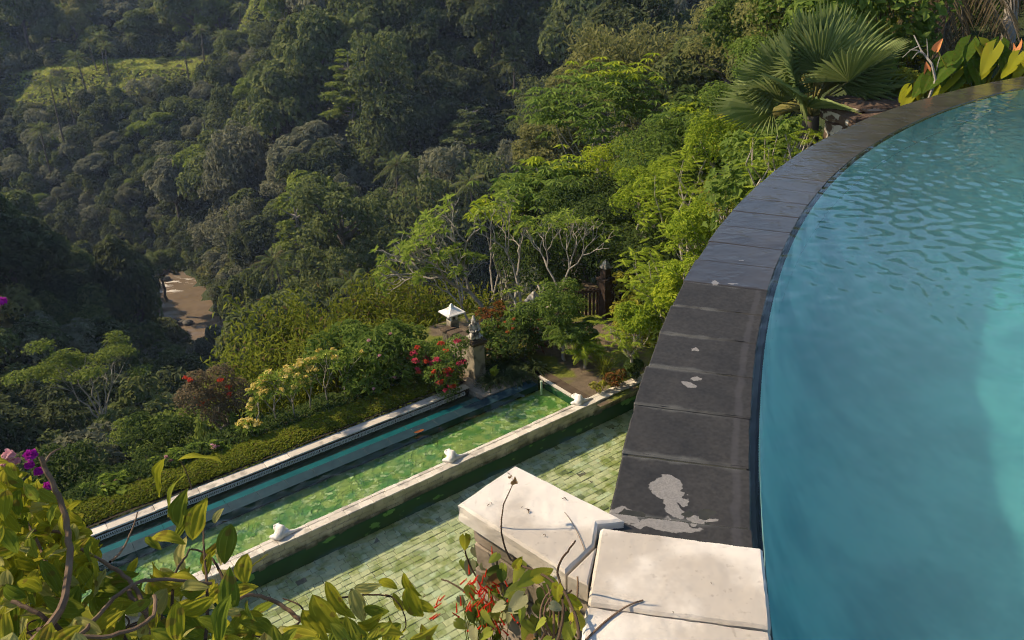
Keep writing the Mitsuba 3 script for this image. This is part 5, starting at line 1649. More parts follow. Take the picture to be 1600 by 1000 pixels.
# shrubs of the hill to the right of the pool: a mass, then the single ones
hs = 0
hr = np.random.default_rng(91)
shrub_mass('hill_a', 71, 1.7, 2.2, 2600, .20, 'g_shrub', 12)
shrub_mass('hill_b', 72, 1.6, 2.0, 2600, .19, 'g_yellowgreen', 12)
shrub_mass('hill_c', 73, 1.8, 2.3, 2600, .20, 'g_darkshrub', 12)
for x0 in np.arange(3.2, 40, 1.7):
    for y0 in np.arange(10, 62, 1.7):
        x, y = x0 + hr.uniform(-.6, .6), y0 + hr.uniform(-.6, .6)
        if math.hypot(x - CENTER[0], y - CENTER[1]) < RO + 1.2 or x < 2.6 + .05 * y:
            continue
        if garden_dist(np.array([x]), np.array([y]))[0] > 4 and x < 14:
            continue
        p = np.array([x, y, ground_z(x, y)])
        d = (p - EYE) @ FWD
        qx, qy = P_(p)
        if not (900 < qx < 1760 and -160 < qy < 620) or (qx > 1400 and d < 22 and qy < 140):
            continue
        hs += 1
        far_ = 1.0 if d < 24 else 1.35
        inst(f'hill_shrubbery__{hs:03d}', ['hill_a', 'hill_c', 'hill_b', 'hill_a', 'hill_c'][hr.integers(5)], p - [0, 0, .3], hr.uniform(.55, .95) * far_ * (.55 if math.hypot(x - CENTER[0], y - CENTER[1]) < RO + 2.6 else 1), hr.uniform(0, 6.28))
# the bank that falls away under the rim, out of sight from the terrace above
for rr_ in np.arange(RO + 0.7, RO + 8, 0.9):
    for th_ in np.arange(118, 164, 4.0):
        a_ = math.radians(th_ + hr.uniform(-1.5, 1.5))
        x, y = CENTER[0] + rr_ * math.cos(a_), CENTER[1] + rr_ * math.sin(a_)
        z = ground_z(x, y)
        if z < .25 or y < 4:
            continue
        t_ = np.linspace(.05, 1, 300)
        over = t_[np.hypot(t_ * x - CENTER[0], t_ * y - CENTER[1]) < RO]
        sc_ = hr.uniform(.45, .7)
        if len(over) == 0 or z + 2.4 * sc_ > 10 - 1.5 / over.max():
            continue
        hs += 1
        inst(f'hill_shrubbery__{hs:03d}', ['hill_a', 'hill_c', 'hill_c'][hs % 3], (x, y, z - .25), sc_, hr.uniform(0, 6.28))
tag('hill_shrubbery', 'tangled green shrubbery covering the hill beyond the pool', 'shrubbery', kind='stuff')
for k, (px, py, d, R_, lm, lab) in enumerate([(1370, 110, 19, 1.5, 'g_yellowgreen', 'yellow-green leafy shrub just behind the fan palm'), (1405, 55, 22, 1.6, 'g_feather', 'bright green bush above the anthuriums'), (1240, 40, 24, 2.0, 'l_olive', 'olive bush on the slope above the fan palm'), (1330, 40, 23, 1.8, 'g_darkshrub', 'dark green bush above the fan palm'), (1510, 40, 23, 1.7, 'g_darkshrub', 'dark bush behind the hanging dry fronds'), (1160, 60, 30, 2.2, 'l_olive', 'fine olive bush left of the fan palm'), (1600, 20, 25, 1.6, 'g_darkshrub', 'green bush behind the palm trunk at the frame edge')]):
    c = at(px, py, d)
    bush('slope_bush', lab, 'bush', c - [0, 0, R_ * .9], R_, R_ * 1.7, 5200, .12, lm, lob=18)
for k, (px, py, d, s) in enumerate([(1620, -130, 30, 1.1), (1480, -170, 33, 1.15), (1760, -60, 26, 1.0), (1350, -190, 42, 1.2), (1700, -300, 40, 1.3)]):
    c = at(px, py, d)
    gz = ground_z(c[0], c[1])
    key = nm('forest_tree')
    inst(key, ['rt_b', 'rt_e', 'rt_a'][k % 3], (c[0], c[1], gz - .3), s, k, 0, max(.8, (c[2] - gz + 3) / (10 * s)))
    tag(key, 'tall garden tree on the hill past the pool, its top beyond the frame', 'tree', 'tall trees on the hill past the pool')

# palm trunk and the drooping dry fronds at the top edge
b = at(1572, 84, 19.0); t_ = at(1583, -10, 19.3)
key = tag('palm_trunk_tree', 'slim grey palm trunk rising out of the frame behind the anthuriums', 'palm')
mb = MB(); top_ = t_ + (t_ - b) * 2.2
mb.add(*tube(np.array([b - [0, 0, .8], b, t_, top_]), [.15, .14, .12, .11], 9)); scene[key + '__trunk'] = mb.ply('m_palebark', 40)
fm = MB()
for k in range(16):
    an = k * 2.4
    frond(fm, hr, top_, (math.cos(an), math.sin(an), .7 - .08 * k), 2.6, .6, 20, sag=1.0, leaf_w=.06, hang=.6)
scene[key + '__fronds'] = fm.ply('l_palm')
c = at(1490, -40, 18.0)
key = tag('drooping_palm', 'palm with long brownish fronds hanging down into the view behind the anthuriums', 'palm')
fm, rm = MB(), MB()
for k in range(17):
    an = k * 2.4
    frond(fm, hr, c + [0, 0, .1], (math.cos(an), math.sin(an), .35 - .07 * k), 2.3, .55, 30, sag=1.5, leaf_w=.035, hang=.9, rachis=rm)
scene[key + '__fronds'] = fm.ply('l_dry')
scene[key + '__midribs'] = rm.ply('m_bark')
mb = MB(); mb.add(*tube(np.array([[c[0], c[1], ground_z(c[0], c[1]) - .3], c - [0, 0, .5], c]), [.17, .14, .13], 9)); scene[key + '__trunk'] = mb.ply('m_bark', 40)

# ---- the fan palm
FPC = at(1268, 180, 13.4)
key = tag('fan_palm', 'large fan palm with pleated grey-green leaves behind the dark pool rim', 'palm')


def fan_leaf(base, dirv, pet, R, seed, mbp, dry=False, half=125, cup=.22, segs=34, roll=0.0):
    r = np.random.default_rng(seed)
    d = unit(np.asarray(dirv, float))
    h = base + d * pet; h[2] -= .12 * pet
    mbp.add(*tube(np.array([base, base + d * pet * .5 + [0, 0, .03], h]), [.022, .016, .012], 5))
    Y = unit(d + np.array([0, 0, -.05]))
    Z = np.array([-.15, -.35, .75])
    Z = unit(Z - Y * (Z @ Y)); X = np.cross(Y, Z)
    X, Z = X * math.cos(roll) + Z * math.sin(roll), -X * math.sin(roll) + Z * math.cos(roll)
    vs, fs, us = [], [], []
    A = np.radians(np.linspace(-half, half, segs + 1))
    for k in range(segs):
        a0, a1 = A[k], A[k + 1]; am = (a0 + a1) / 2
        Rt = R * (1 - .16 * (am / math.radians(half)) ** 2) * r.uniform(.93, 1.05)

        def P(a, rr, lift):
            o = X * math.sin(a) + Y * math.cos(a)
            return h + o * rr + Z * (lift + cup * R * abs(math.sin(a)) * (rr / R)) - np.array([0, 0, .07 * R * (rr / R) ** 3])
        pl = .03 * R
        q = len(vs)
        vs += [h, P(a0, Rt * .35, 0), P(am, Rt * .35, pl), P(a1, Rt * .35, 0), P(a0 + (am - a0) * .10, Rt * .66, 0), P(am, Rt * .66, pl * 1.5), P(a1 - (a1 - am) * .10, Rt * .66, 0), P(am + r.normal(0, .012), Rt, -.02 * R)]
        fs += [(q, q + 1, q + 2), (q, q + 2, q + 3), (q + 1, q + 4, q + 5), (q + 1, q + 5, q + 2), (q + 2, q + 5, q + 6), (q + 2, q + 6, q + 3), (q + 4, q + 7, q + 5), (q + 5, q + 7, q + 6)]
        u_ = r.uniform()
        us += [(u_, .2)] * 8
    mb = MB(); mb.add(np.array(vs), np.array(fs), np.array(us))
    return mb


pet = MB()
for k in range(25):
    el = math.radians(86 - 84 * ((k + .5) / 25) ** 1.0)
    az = k * 2.3999 + .4
    d = np.array([math.cos(az) * math.cos(el), math.sin(az) * math.cos(el) * .7 + .12, math.sin(el)])
    dry = k >= 24
    part(key, 'leaf', fan_leaf(FPC.copy(), d, gr.uniform(.6, .95), gr.uniform(.84, 1.04), 900 + k, pet, half=100, roll=gr.uniform(-.9, .9)).ply('g_fandry' if dry else 'g_fan'))
scene[key + '__petioles'] = pet.ply('g_fandry')
mb = MB(); mb.add(*tube(np.array([[FPC[0], FPC[1], ground_z(FPC[0], FPC[1]) - .4], FPC - [0, 0, .4], FPC]), [.17, .15, .12], 10)); scene[key + '__trunk'] = mb.ply('m_bark', 40)
c = at(1262, 226, 12.9); feather_tree('feathery_tree', 'feathery green shrub at the foot of the fan palm', foot_of(c), c, .5, .35, 120, .28, 'g_feather', 71)

# mossy stone block behind the rim
c = at(1372, 172, 12.6)
key = tag('mossy_stone_wall', 'brown moss-covered stone block with pale broken edge between palm and anthuriums', 'wall')
MF = frame(c[0], c[1], 0, math.radians(8))
for k, (x0, x1, y0, y1, z0, z1) in enumerate([(-.62, .55, -.42, .5, -.16, .0), (-.42, .7, -.2, .8, .005, .09), (-.55, .5, -.34, .45, -3.2, -.165)]):
    v_, f_ = block((x0, y0, z0), (x1, y1, z1), .03)
    m_2 = trimesh.Trimesh(v_, f_).subdivide_to_size(.07)
    vv = np.array(m_2.vertices); vv += (meshkit.fbm(vv * 5 + k, 3)[:, None] - .5) * .07
    part(key, ['slab', 'top_slab', 'base'][k], mikit.ply((MF(vv) + [0, 0, c[2]], m_2.faces), 'm_mossstone'))

# ---- anthuriums along the far rim
def heart_leaf(base, axis, nrm, L, wd, r, cup=.12, curl=.18, lobes=.46):
    axis = unit(np.asarray(axis, float)); nrm = unit(nrm - axis * (nrm @ axis)); sd = np.cross(nrm, axis)
    nt, ns = 9, 7
    t = np.linspace(0, 1, nt); s = np.linspace(-1, 1, ns)
    T_, S_ = np.meshgrid(t, s, indexing='ij')
    w = wd * .5 * (np.sin(np.pi * np.clip(T_ * .998 + .002, 0, 1) ** .52)) ** .75
    back = lobes * np.abs(S_) ** 1.3 * (1 - T_) ** 2 * L
    x = S_ * w
    y = T_ * L - back - .12 * L
    z = cup * np.abs(S_) * w * 1.6 - curl * L * T_ ** 2 + .012 * L * np.sin(S_ * 9) * (1 - np.abs(S_))
    v = np.asarray(base) + x[..., None] * sd + y[..., None] * axis + z[..., None] * nrm
    i, j = np.meshgrid(np.arange(nt - 1), np.arange(ns - 1), indexing='ij')
    q = np.stack([i * ns + j, (i + 1) * ns + j, (i + 1) * ns + j + 1, i * ns + j + 1], -1).reshape(-1, 4)
    u = r.uniform()
    return v.reshape(-1, 3), q, np.stack([np.full(nt * ns, u), np.tile(1 - np.abs(s), nt)], -1)


def anthurium(label, px, py, dist, n, L, seed, leafm, spathes=0, top=1.0):
    r = np.random.default_rng(seed)
    key = tag(nm('anthurium'), label, 'anthurium')
    c = at(px, py, dist)
    for k in range(n):
        an = (k - (n - 1) / 2) * 5.0 / n + r.uniform(-.3, .3)
        out = np.array([math.sin(an), -.55 * math.cos(an) - .15, 0])
        h = L * top * r.uniform(.9, 1.9) * (1.0 - .15 * abs(an))
        b = c + out * L * r.uniform(.25, .75) + [0, 0, h]
        st_ = MB(); st_.add(*tube(np.array([c + [r.normal(0, .08), r.normal(0, .05), -.1], (c + b) / 2 + [0, 0, .1 * L], b]), [.014, .012, .009], 5))
        part(key, 'petiole', st_.ply('g_yellowgreen'))
        mb = MB()
        mb.add(*heart_leaf(b, out * r.uniform(.5, 1.1) + [0, 0, -1.0], unit(out * .8 + [0, -.45, .5]), L * r.uniform(.75, 1.1), L * r.uniform(.62, .78), r))
        part(key, 'leaf', mb.ply(leafm if r.uniform() < .8 else 'g_anthyellow', True))
    for k in range(spathes):
        b = c + [(k - (spathes - 1) / 2) * .42 + r.uniform(-.1, .1), r.uniform(-.2, .1), L * r.uniform(1.25, 1.6)]
        st_ = MB(); st_.add(*tube(np.array([c, (c + b) / 2, b]), [.012, .010, .008], 5)); part(key, 'flower_stem', st_.ply('g_yellowgreen'))
        mb = MB(); mb.add(*heart_leaf(b, (r.normal(0, .5), -.1, .9), np.array([r.normal(0, .7), -.8, .3]), .15, .10, r, cup=.7, curl=.3, lobes=.15))
        part(key, 'flower', mb.ply('g_spathe', True))


anthurium('large anthurium with big dark green heart-shaped leaves and orange flowers at the far rim', 1503, 152, 11.9, 11, .40, 601, 'g_anth', 3)
anthurium('anthurium with yellowing leaves beside the dead grey branch', 1455, 165, 12.0, 12, .29, 602, 'g_anth', 2)
anthurium('anthurium with yellow-green leaves and orange flowers further along the rim', 1545, 142, 11.9, 12, .31, 603, 'g_anth', 2)
anthurium('low yellow-leaved anthurium at the frame edge', 1590, 135, 11.8, 10, .24, 604, 'g_anthyellow', 0)
anthurium('small yellow-green anthurium beside the mossy stone block', 1422, 172, 12.2, 5, .22, 605, 'g_anthyellow', 0)
key = tag('dead_branch', 'thin bare grey forked branch among the anthuriums', 'branch')
mb = MB()
pts = [at(1450, 158, 11.7), at(1462, 125, 11.7), at(1456, 100, 11.7), at(1440, 80, 11.8), at(1428, 55, 11.9)]
mb.add(*tube(pts, [.02, .018, .015, .01, .006], 5))
for k, (a_, b_) in enumerate([((1462, 115), (1470, 85)), ((1445, 85), (1420, 78)), ((1450, 92), (1448, 60)), ((1436, 72), (1410, 90)), ((1440, 80), (1425, 92))]):
    mb.add(*tube([at(*a_, 11.75), at((a_[0] + b_[0]) / 2, (a_[1] + b_[1]) / 2 - 3, 11.7), at(*b_, 11.7)], [.01, .007, .003], 4))
scene[key] = mb.ply('m_palebark')
# ================================================================ foreground: bank, vines, flowers
fr5 = np.random.default_rng(505)
leafmat('v_leaf', (0.276, 0.299, 0.021), (0.493, 0.474, 0.053), thin=1.0, rough=0.5, vein=True, tip=(0.42, 0.40, 0.06))
leafmat('v_pale', (0.433, 0.429, 0.130), (0.600, 0.572, 0.221), thin=1.0, rough=0.4, vein=True)
leafmat('v_green', (0.147, 0.211, 0.026), (0.296, 0.334, 0.044), thin=0.95, rough=0.5, vein=True)
leafmat('v_dry', (0.20, 0.12, 0.05), (0.34, 0.22, 0.10), thin=0.5)
mat('m_vine', lambda p, n, uv: mix((0.11, 0.065, 0.04), (0.25, 0.17, 0.11), fbm(p.x * 30, p.y * 30, p.z * 30, 3)), 0.8)
mat('m_vinedark', lambda p, n, uv: mix((0.05, 0.03, 0.02), (0.12, 0.08, 0.05), fbm(p.x * 30, p.y * 30, p.z * 30, 3)), 0.8)

tag('planted_bank', kind='structure')
bx, by = np.arange(-9, -0.02, .12), np.arange(-1.5, 4.6, .12)


def bank(X, Y):
    z = 8.15 - 0.62 * np.maximum(Y - 1.2, 0) - 0.95 * np.maximum(X + 1.7, 0) - 0.1 * np.maximum(-X - 3, 0)
    z = z - 3.5 * np.maximum(Y - 2.35 + .3 * (X + 1.6), 0) ** 1.0 - 7 * np.maximum(X + .72, 0)
    return np.maximum(z + .16 * (meshkit.fbm(np.stack([X * 2, Y * 2, X * 0], -1), 3) - .5), -1.4)


v, f = grid_mesh(bx, by, bank)
scene['planted_bank'] = mikit.ply((v, f), 'm_soil', smooth=True)


def big_leaf(c, axis, nrm, L, W_, r, curl=.25, cup=.22, veins=3):
    """Pointed oval leaf, quilted between its long veins; c is its middle."""
    axis = unit(np.asarray(axis, float)); nrm = unit(np.asarray(nrm, float) - axis * (np.asarray(nrm) @ axis)); sd = np.cross(nrm, axis)
    nt, ns = 11, 13
    t = np.linspace(0, 1, nt); s = np.linspace(-1, 1, ns)
    T_, S_ = np.meshgrid(t, s, indexing='ij')
    w = W_ * .5 * np.sin(np.pi * T_ ** .85) ** .75 * (1 - .12 * T_)
    x = S_ * w
    y = (T_ - .5) * L
    z = cup * np.abs(S_) * w - curl * L * (T_ - .4) ** 2 + .034 * L * np.abs(np.sin(S_ * math.pi * veins / 2)) * np.sin(np.pi * T_)
    z = z + .02 * L * math.sin(r.uniform(0, 6)) * np.sin(T_ * 7 + S_) + .035 * L * S_ ** 2 * np.sin(T_ * r.uniform(7, 12) + r.uniform(0, 6))
    x = x + r.normal(0, .13) * L * ((T_ - .5) ** 2 - .08)
    y = y - .06 * L * np.abs(S_) ** 2 * (1 - T_)
    v = np.asarray(c) + x[..., None] * sd + y[..., None] * axis + z[..., None] * nrm
    i, j = np.meshgrid(np.arange(nt - 1), np.arange(ns - 1), indexing='ij')
    q = np.stack([i * ns + j, (i + 1) * ns + j, (i + 1) * ns + j + 1, i * ns + j + 1], -1).reshape(-1, 4)
    vein = np.tile(1 - np.abs(np.sin(s * math.pi * veins / 2)), nt)
    return v.reshape(-1, 3), q, np.stack([np.full(nt * ns, r.uniform()), vein], -1)


def view_axis(deg, away=0.0):
    """A direction that looks, from about here, like that angle on the picture (0 = right, 90 = up)."""
    a = math.radians(deg)
    return unit(math.cos(a) * RIGHT + math.sin(a) * UPV + away * FWD)


VN = 0
vine = tag('foreground_vine', 'sprawling vine with large ribbed yellow-green leaves and brown stems closest to the viewer', 'vine')


def vleaf(px, py, d, L, deg, m='v_leaf', wr=.46, tilt=None, away=None, key=None):
    r = fr5
    ax = view_axis(deg, r.uniform(-.35, .35) if away is None else away)
    nr = unit(-FWD * .7 + np.array([0, 0, .55]) + r.normal(0, .42, 3)) if tilt is None else unit(-FWD + np.asarray(tilt))
    L *= .88
    mb = MB(); mb.add(*big_leaf(at(px, py, d), ax, nr, L, L * wr * r.uniform(.72, 1.25), r, r.uniform(.05, .7), r.uniform(.05, .4)))
    part(key or vine, 'leaf', mb.ply(m, True))


# the leaves that stand out, roughly where they hang
for (px, py, d, L, deg, m) in [(247, 750, 2.05, .112, -105, 'v_leaf'), (268, 772, 2.1, .118, 78, 'v_green'), (284, 793, 2.08, .112, 75, 'v_green'), (288, 820, 2.12, .118, -125, 'v_green'), (309, 808, 2.0, .11, 78, 'v_leaf'), (316, 716, 2.05, .115, -4, 'v_leaf'), (264, 840, 2.05, .085, -8, 'v_leaf'),
                               (354, 852, 2.0, .10, -95, 'v_green'), (340, 805, 2.05, .045, 60, 'v_pale'), (346, 974, 1.75, .115, -100, 'v_green'), (358, 922, 1.85, .105, 88, 'v_green'), (302, 916, 1.9, .075, 8, 'v_pale'), (330, 862, 2.05, .075, 50, 'v_leaf'), (346, 862, 2.02, .08, -95, 'v_pale'), (285, 865, 2.15, .09, 95, 'v_pale'), (324, 880, 2.0, .06, 80, 'v_leaf'), (208, 884, 2.1, .05, 60, 'v_leaf'),
                               (575, 918, 2.1, .078, 6, 'v_pale'), (607, 912, 2.1, .06, -15, 'v_leaf'), (531, 942, 2.0, .125, -52, 'v_leaf'), (514, 966, 1.95, .135, -48, 'v_leaf'), (494, 985, 1.95, .12, -45, 'v_leaf'), (467, 990, 1.9, .10, 175, 'v_leaf'), (641, 917, 2.1, .082, -48, 'v_leaf'), (648, 945, 2.08, .105, -68, 'v_leaf'), (664, 948, 2.1, .08, -30, 'v_leaf'), (607, 985, 2.05, .085, -8, 'v_leaf'), (664, 990, 2.05, .085, 25, 'v_leaf'), (577, 973, 2.05, .08, 25, 'v_leaf'),
                               (560, 948, 2.1, .10, -70, 'v_pale'), (625, 945, 2.12, .075, -60, 'v_leaf'), (548, 985, 2.0, .09, -40, 'v_green'), (590, 955, 2.1, .075, -20, 'v_green'), (280, 905, 1.95, .105, 170, 'v_leaf'), (255, 900, 2.0, .10, 155, 'v_leaf'), (300, 950, 1.85, .10, 200, 'v_leaf'), (380, 895, 1.95, .09, -100, 'v_leaf'), (275, 980, 1.75, .10, -95, 'v_leaf'), (240, 850, 2.15, .06, -30, 'v_green'), (186, 905, 2.05, .09, 20, 'v_green'), (180, 920, 2.0, .10, 15, 'v_green')]:
    vleaf(px, py, d, L, deg, m)
PO = sg.Polygon([(0, 880), (120, 870), (180, 925), (250, 900), (330, 890), (395, 905), (440, 985), (520, 985), (660, 985), (690, 1040), (0, 1040)])
cnt = 0
while cnt < 252:
    px, py = fr5.uniform(-30, 690), fr5.uniform(870, 1040)
    if not PO.contains(sg.Point(px, py)):
        continue
    vleaf(px, py, fr5.uniform(1.95, 2.7) - (py - 880) * .0015, fr5.uniform(.06, .105), fr5.choice([-95, -60, -130, 20, 160, 80, -20]) + fr5.normal(0, 20), fr5.choice(['v_leaf', 'v_leaf', 'v_green', 'v_green', 'v_pale']))
    cnt += 1


def stem(pts, r0, r1, m='m_vine', key=None, name='stem'):
    P = np.array([at(*p) for p in pts])
    t = np.linspace(0, 1, len(P)); tt = np.linspace(0, 1, len(P) * 5)
    from scipy.interpolate import make_interp_spline
    Q = make_interp_spline(t, P, k=min(3, len(P) - 1))(tt)
    Q += fr5.normal(0, r0 * .25, Q.shape)
    mb = MB(); mb.add(*tube(Q, np.linspace(r0, r1, len(Q)), 7))
    part(key or vine, name, mb.ply(m))


stem([(62, 712, 1.95), (85, 760, 1.95), (104, 815, 1.93), (108, 880, 1.9), (95, 950, 1.85), (55, 1000, 1.8), (20, 1040, 1.8)], .0052, .009)
stem([(112, 848, 2.0), (160, 878, 2.0), (200, 905, 1.98), (225, 945, 1.95), (250, 1000, 1.9)], .0035, .006)
stem([(215, 800, 2.2), (196, 850, 2.1), (172, 878, 2.0)], .0016, .003)
stem([(330, 912, 1.95), (260, 905, 1.92), (200, 918, 1.9), (150, 965, 1.85), (120, 1000, 1.8), (100, 1040, 1.8)], .0035, .005)
stem([(298, 858, 2.03), (320, 865, 2.03), (340, 885, 2.0), (350, 915, 1.97), (352, 960, 1.92), (345, 1040, 1.85)], .0022, .004, 'm_vinedark')
stem([(296, 858, 2.03), (284, 878, 2.0), (272, 905, 1.98), (268, 960, 1.95), (262, 1040, 1.9)], .0022, .004, 'm_vinedark')
stem([(318, 825, 2.05), (320, 870, 2.0), (324, 930, 1.95), (322, 1000, 1.9)], .002, .004, 'm_vinedark')
stem([(300, 765, 2.06), (290, 735, 2.06), (280, 720, 2.06)], .0015, .0012, 'm_vinedark')
stem([(200, 920, 2.0), (215, 945, 1.95), (235, 975, 1.93), (228, 1010, 1.9)], .005, .006)
stem([(60, 985, 1.8), (150, 995, 1.78), (225, 975, 1.8), (240, 930, 1.85)], .0045, .004)
stem([(370, 942, 2.0), (400, 930, 2.05), (440, 945, 2.05), (468, 968, 2.03), (500, 978, 2.0)], .004, .006)
stem([(468, 968, 2.03), (500, 945, 2.05), (545, 932, 2.1), (600, 930, 2.12), (630, 945, 2.12)], .003, .0018, 'm_vinedark')
stem([(600, 930, 2.12), (620, 940, 2.1), (633, 965, 2.1), (630, 985, 2.1)], .002, .0014, 'm_vinedark')
stem([(380, 905, 2.2), (395, 885, 2.2), (418, 866, 2.25)], .0022, .0012, 'v_leaf')
stem([(20, 940, 1.9), (60, 960, 1.85), (95, 985, 1.85), (130, 1020, 1.85)], .004, .005, 'm_vinedark')
for k in range(16):
    x0, y0 = fr5.uniform(0, 600), fr5.uniform(930, 1000)
    stem([(x0, y0, 2.15), (x0 + fr5.uniform(-50, 50), y0 + 25, 2.1), (x0 + fr5.uniform(-90, 90), y0 + 70, 2.05)], .0018, .003, 'm_vinedark', name='twig')

# small-leaved bougainvillea at the frame's left edge
bo = tag('foreground_bougainvillea', 'bougainvillea with small yellow-green leaves and magenta and pink flowers at the near frame edge', 'bougainvillea')
PB = sg.Polygon([(-40, 690), (20, 735), (70, 770), (112, 790), (130, 830), (150, 850), (155, 900), (120, 930), (60, 930), (-40, 950)])
mb = {k: MB() for k in ('v_leaf', 'v_green', 'v_pale')}
cnt = 0
while cnt < 620:
    px, py = fr5.uniform(-40, 160), fr5.uniform(690, 950)
    if not PB.contains(sg.Point(px, py)):
        continue
    m = fr5.choice(['v_leaf', 'v_leaf', 'v_green', 'v_pale'], p=[.4, .25, .25, .10])
    L = fr5.uniform(.035, .062)
    d = fr5.uniform(1.9, 2.6)
    ax = view_axis(fr5.choice([-90, -60, -120, 30, 150]) + fr5.normal(0, 30), fr5.uniform(-.4, .4))
    b = big_leaf(at(px, py, d), ax, -FWD * .5 + np.array([0, 0, .8]) + fr5.normal(0, .5, 3), L, L * .55, fr5, .3)
    if cnt < 150:
        q = MB(); q.add(*b); part(bo, 'leaf', q.ply(m, True))
    else:
        mb[m].add(*b)
    cnt += 1
for k, m in enumerate(mb):
    part(bo, f'far_leaves__{k + 1:03d}', mb[m].ply(m, True))
tag(bo + '__far_leaves', kind='stuff')
for (px, py, fm, rad, d) in [(48, 712, 'f_magenta', .022, 2.1), (46, 728, 'f_magenta', .014, 2.1), (60, 738, 'f_magenta', .014, 2.1), (75, 760, 'f_magenta', .012, 2.05), (14, 712, 'f_palepink', .022, 2.1), (24, 722, 'f_palepink', .016, 2.1), (8, 725, 'f_palepink', .016, 2.1), (14, 748, 'f_magenta', .014, 2.1), (2, 472, 'f_magenta', .02, 2.2), (30, 776, 'f_palepink', .014, 2.1)]:
    part(bo, 'flower_head', blossom(at(px, py, d), rad * .78, 60, .013, fr5).ply(fm))
for pts in ([(-20, 760, 2.2), (20, 790, 2.15), (60, 850, 2.1), (75, 930, 2.0)], [(-20, 850, 2.2), (40, 830, 2.15), (110, 835, 2.1)], [(95, 700, 2.3), (75, 715, 2.25), (62, 745, 2.2)], [(20, 720, 2.12), (10, 780, 2.12), (0, 850, 2.1)], [(2, 474, 2.2), (-8, 500, 2.2), (-25, 560, 2.2), (-30, 690, 2.2)]):
    stem(pts, .002, .004, 'm_vine', bo, 'stem')

# leafy filling of the bank behind the vine
mb = MB()
bl = fr5
n = 16000
X, Y = bl.uniform(-4.2, -.35, n), bl.uniform(.6, 3.2, n)
Z = bank(X, Y)
kp = Z > 4.5
P = np.c_[X, Y, Z + .03 + .22 * bl.uniform(0, 1, n) ** 1.5][kp]
leaves(mb, bl, P, unit(bl.normal(0, .6, (len(P), 3)) + [0, -.1, .8]), .085, .5, .4)
scene['bank_foliage'] = mb.ply('g_yellowgreen')
tag('bank_foliage', 'dense yellow-green leaves covering the bank under the foreground vine', 'foliage', kind='stuff')

# climber on the boundary wall and the red-flowered plant at its foot
cl = tag('wall_climber', 'climber with rounded heart-shaped leaves hanging on the boundary wall under the white cap', 'climber')


def wall_leaf(px, py, d, L, deg, m, key=cl):
    r = fr5
    ax = view_axis(deg, r.uniform(-.2, .3))
    nr = unit(-FWD * .8 + np.array([-.3, 0, .5]) + r.normal(0, .4, 3))
    q = MB(); q.add(*heart_leaf(at(px, py, d), ax, nr, L, L * .72, r, .15, .25, .18)); part(key, 'leaf', q.ply(m, True))


leafmat('v_wall', (0.197, 0.264, 0.035), (0.395, 0.439, 0.079), thin=0.8, rough=0.4)
leafmat('v_wallgrey', (0.257, 0.281, 0.140), (0.434, 0.439, 0.246), thin=0.6, rough=0.5)
leafmat('v_walldark', (0.085, 0.13, 0.028), (0.18, 0.225, 0.055), thin=0.6)
for (px, py, d, L, deg, m) in [(726, 840, 2.42, .05, -85, 'v_leaf'), (742, 858, 2.5, .045, -60, 'v_wallgrey'), (775, 868, 2.22, .042, -120, 'v_wall'), (806, 885, 2.18, .035, 60, 'v_leaf'), (787, 885, 2.25, .04, -90, 'v_wall'), (812, 884, 2.2, .06, -100, 'v_wall'), (838, 900, 2.12, .055, 20, 'v_leaf'), (856, 912, 2.12, .06, -30, 'v_wall'), (830, 900, 2.15, .055, -140, 'v_wall'), (872, 918, 2.05, .05, -100, 'v_leaf'),
                               (760, 885, 2.5, .065, -75, 'v_wallgrey'), (735, 880, 2.6, .055, -100, 'v_wallgrey'), (748, 905, 2.6, .06, -110, 'v_wallgrey'), (724, 880, 2.65, .05, -80, 'v_wall'), (800, 945, 2.4, .085, -60, 'v_wallgrey'), (826, 972, 2.3, .075, -95, 'v_wall'), (870, 930, 2.1, .055, -60, 'v_wall'), (890, 936, 2.05, .05, -40, 'v_leaf'), (880, 950, 2.1, .05, -90, 'v_walldark'), (812, 920, 2.3, .06, 200, 'v_walldark'),
                               (765, 910, 2.55, .06, 100, 'v_walldark'), (790, 930, 2.5, .055, 160, 'v_walldark'), (850, 925, 2.2, .06, -90, 'v_walldark'), (842, 950, 2.25, .06, -60, 'v_walldark'), (905, 975, 2.0, .045, 100, 'v_leaf'), (895, 965, 2.02, .04, 60, 'v_leaf'), (780, 960, 2.55, .07, 10, 'v_walldark')]:
    wall_leaf(px, py, d, L, deg, m)
for k in range(105):
    px, py = fr5.uniform(715, 905), 0
    py = fr5.uniform(850 + max(0, (px - 715)) * .62, 1030)
    wall_leaf(px, py, fr5.uniform(2.35, 2.75) - (px - 715) * .002, fr5.uniform(.03, .06), fr5.uniform(-160, -20), fr5.choice(['v_walldark', 'v_wallgrey', 'v_wall', 'v_dry'], p=[.42, .22, .30, .06]))
for pts in ([(783, 822, 2.12), (786, 845, 2.15), (800, 875, 2.2), (830, 890, 2.15), (870, 915, 2.08), (880, 960, 2.05), (868, 1010, 2.05)], [(900, 845, 1.98), (880, 870, 2.02), (872, 900, 2.06), (890, 940, 2.02), (905, 1000, 1.95)], [(725, 850, 2.5), (735, 885, 2.55), (760, 920, 2.55), (800, 960, 2.45), (820, 1010, 2.35)], [(690, 905, 2.7), (720, 920, 2.65), (750, 950, 2.6)], [(845, 915, 2.15), (860, 960, 2.15), (840, 1010, 2.2)]):
    stem(pts, .0022, .0042, 'm_vinedark', cl, 'stem')
for k in range(6):
    x0 = fr5.uniform(850, 905)
    stem([(x0, fr5.uniform(900, 940), 2.1), (x0 + fr5.uniform(-20, 15), 965, 2.1), (x0 + fr5.uniform(-40, 25), 1015, 2.12)], .0025, .004, fr5.choice(['m_vinedark', 'm_vine']), cl, 'root')
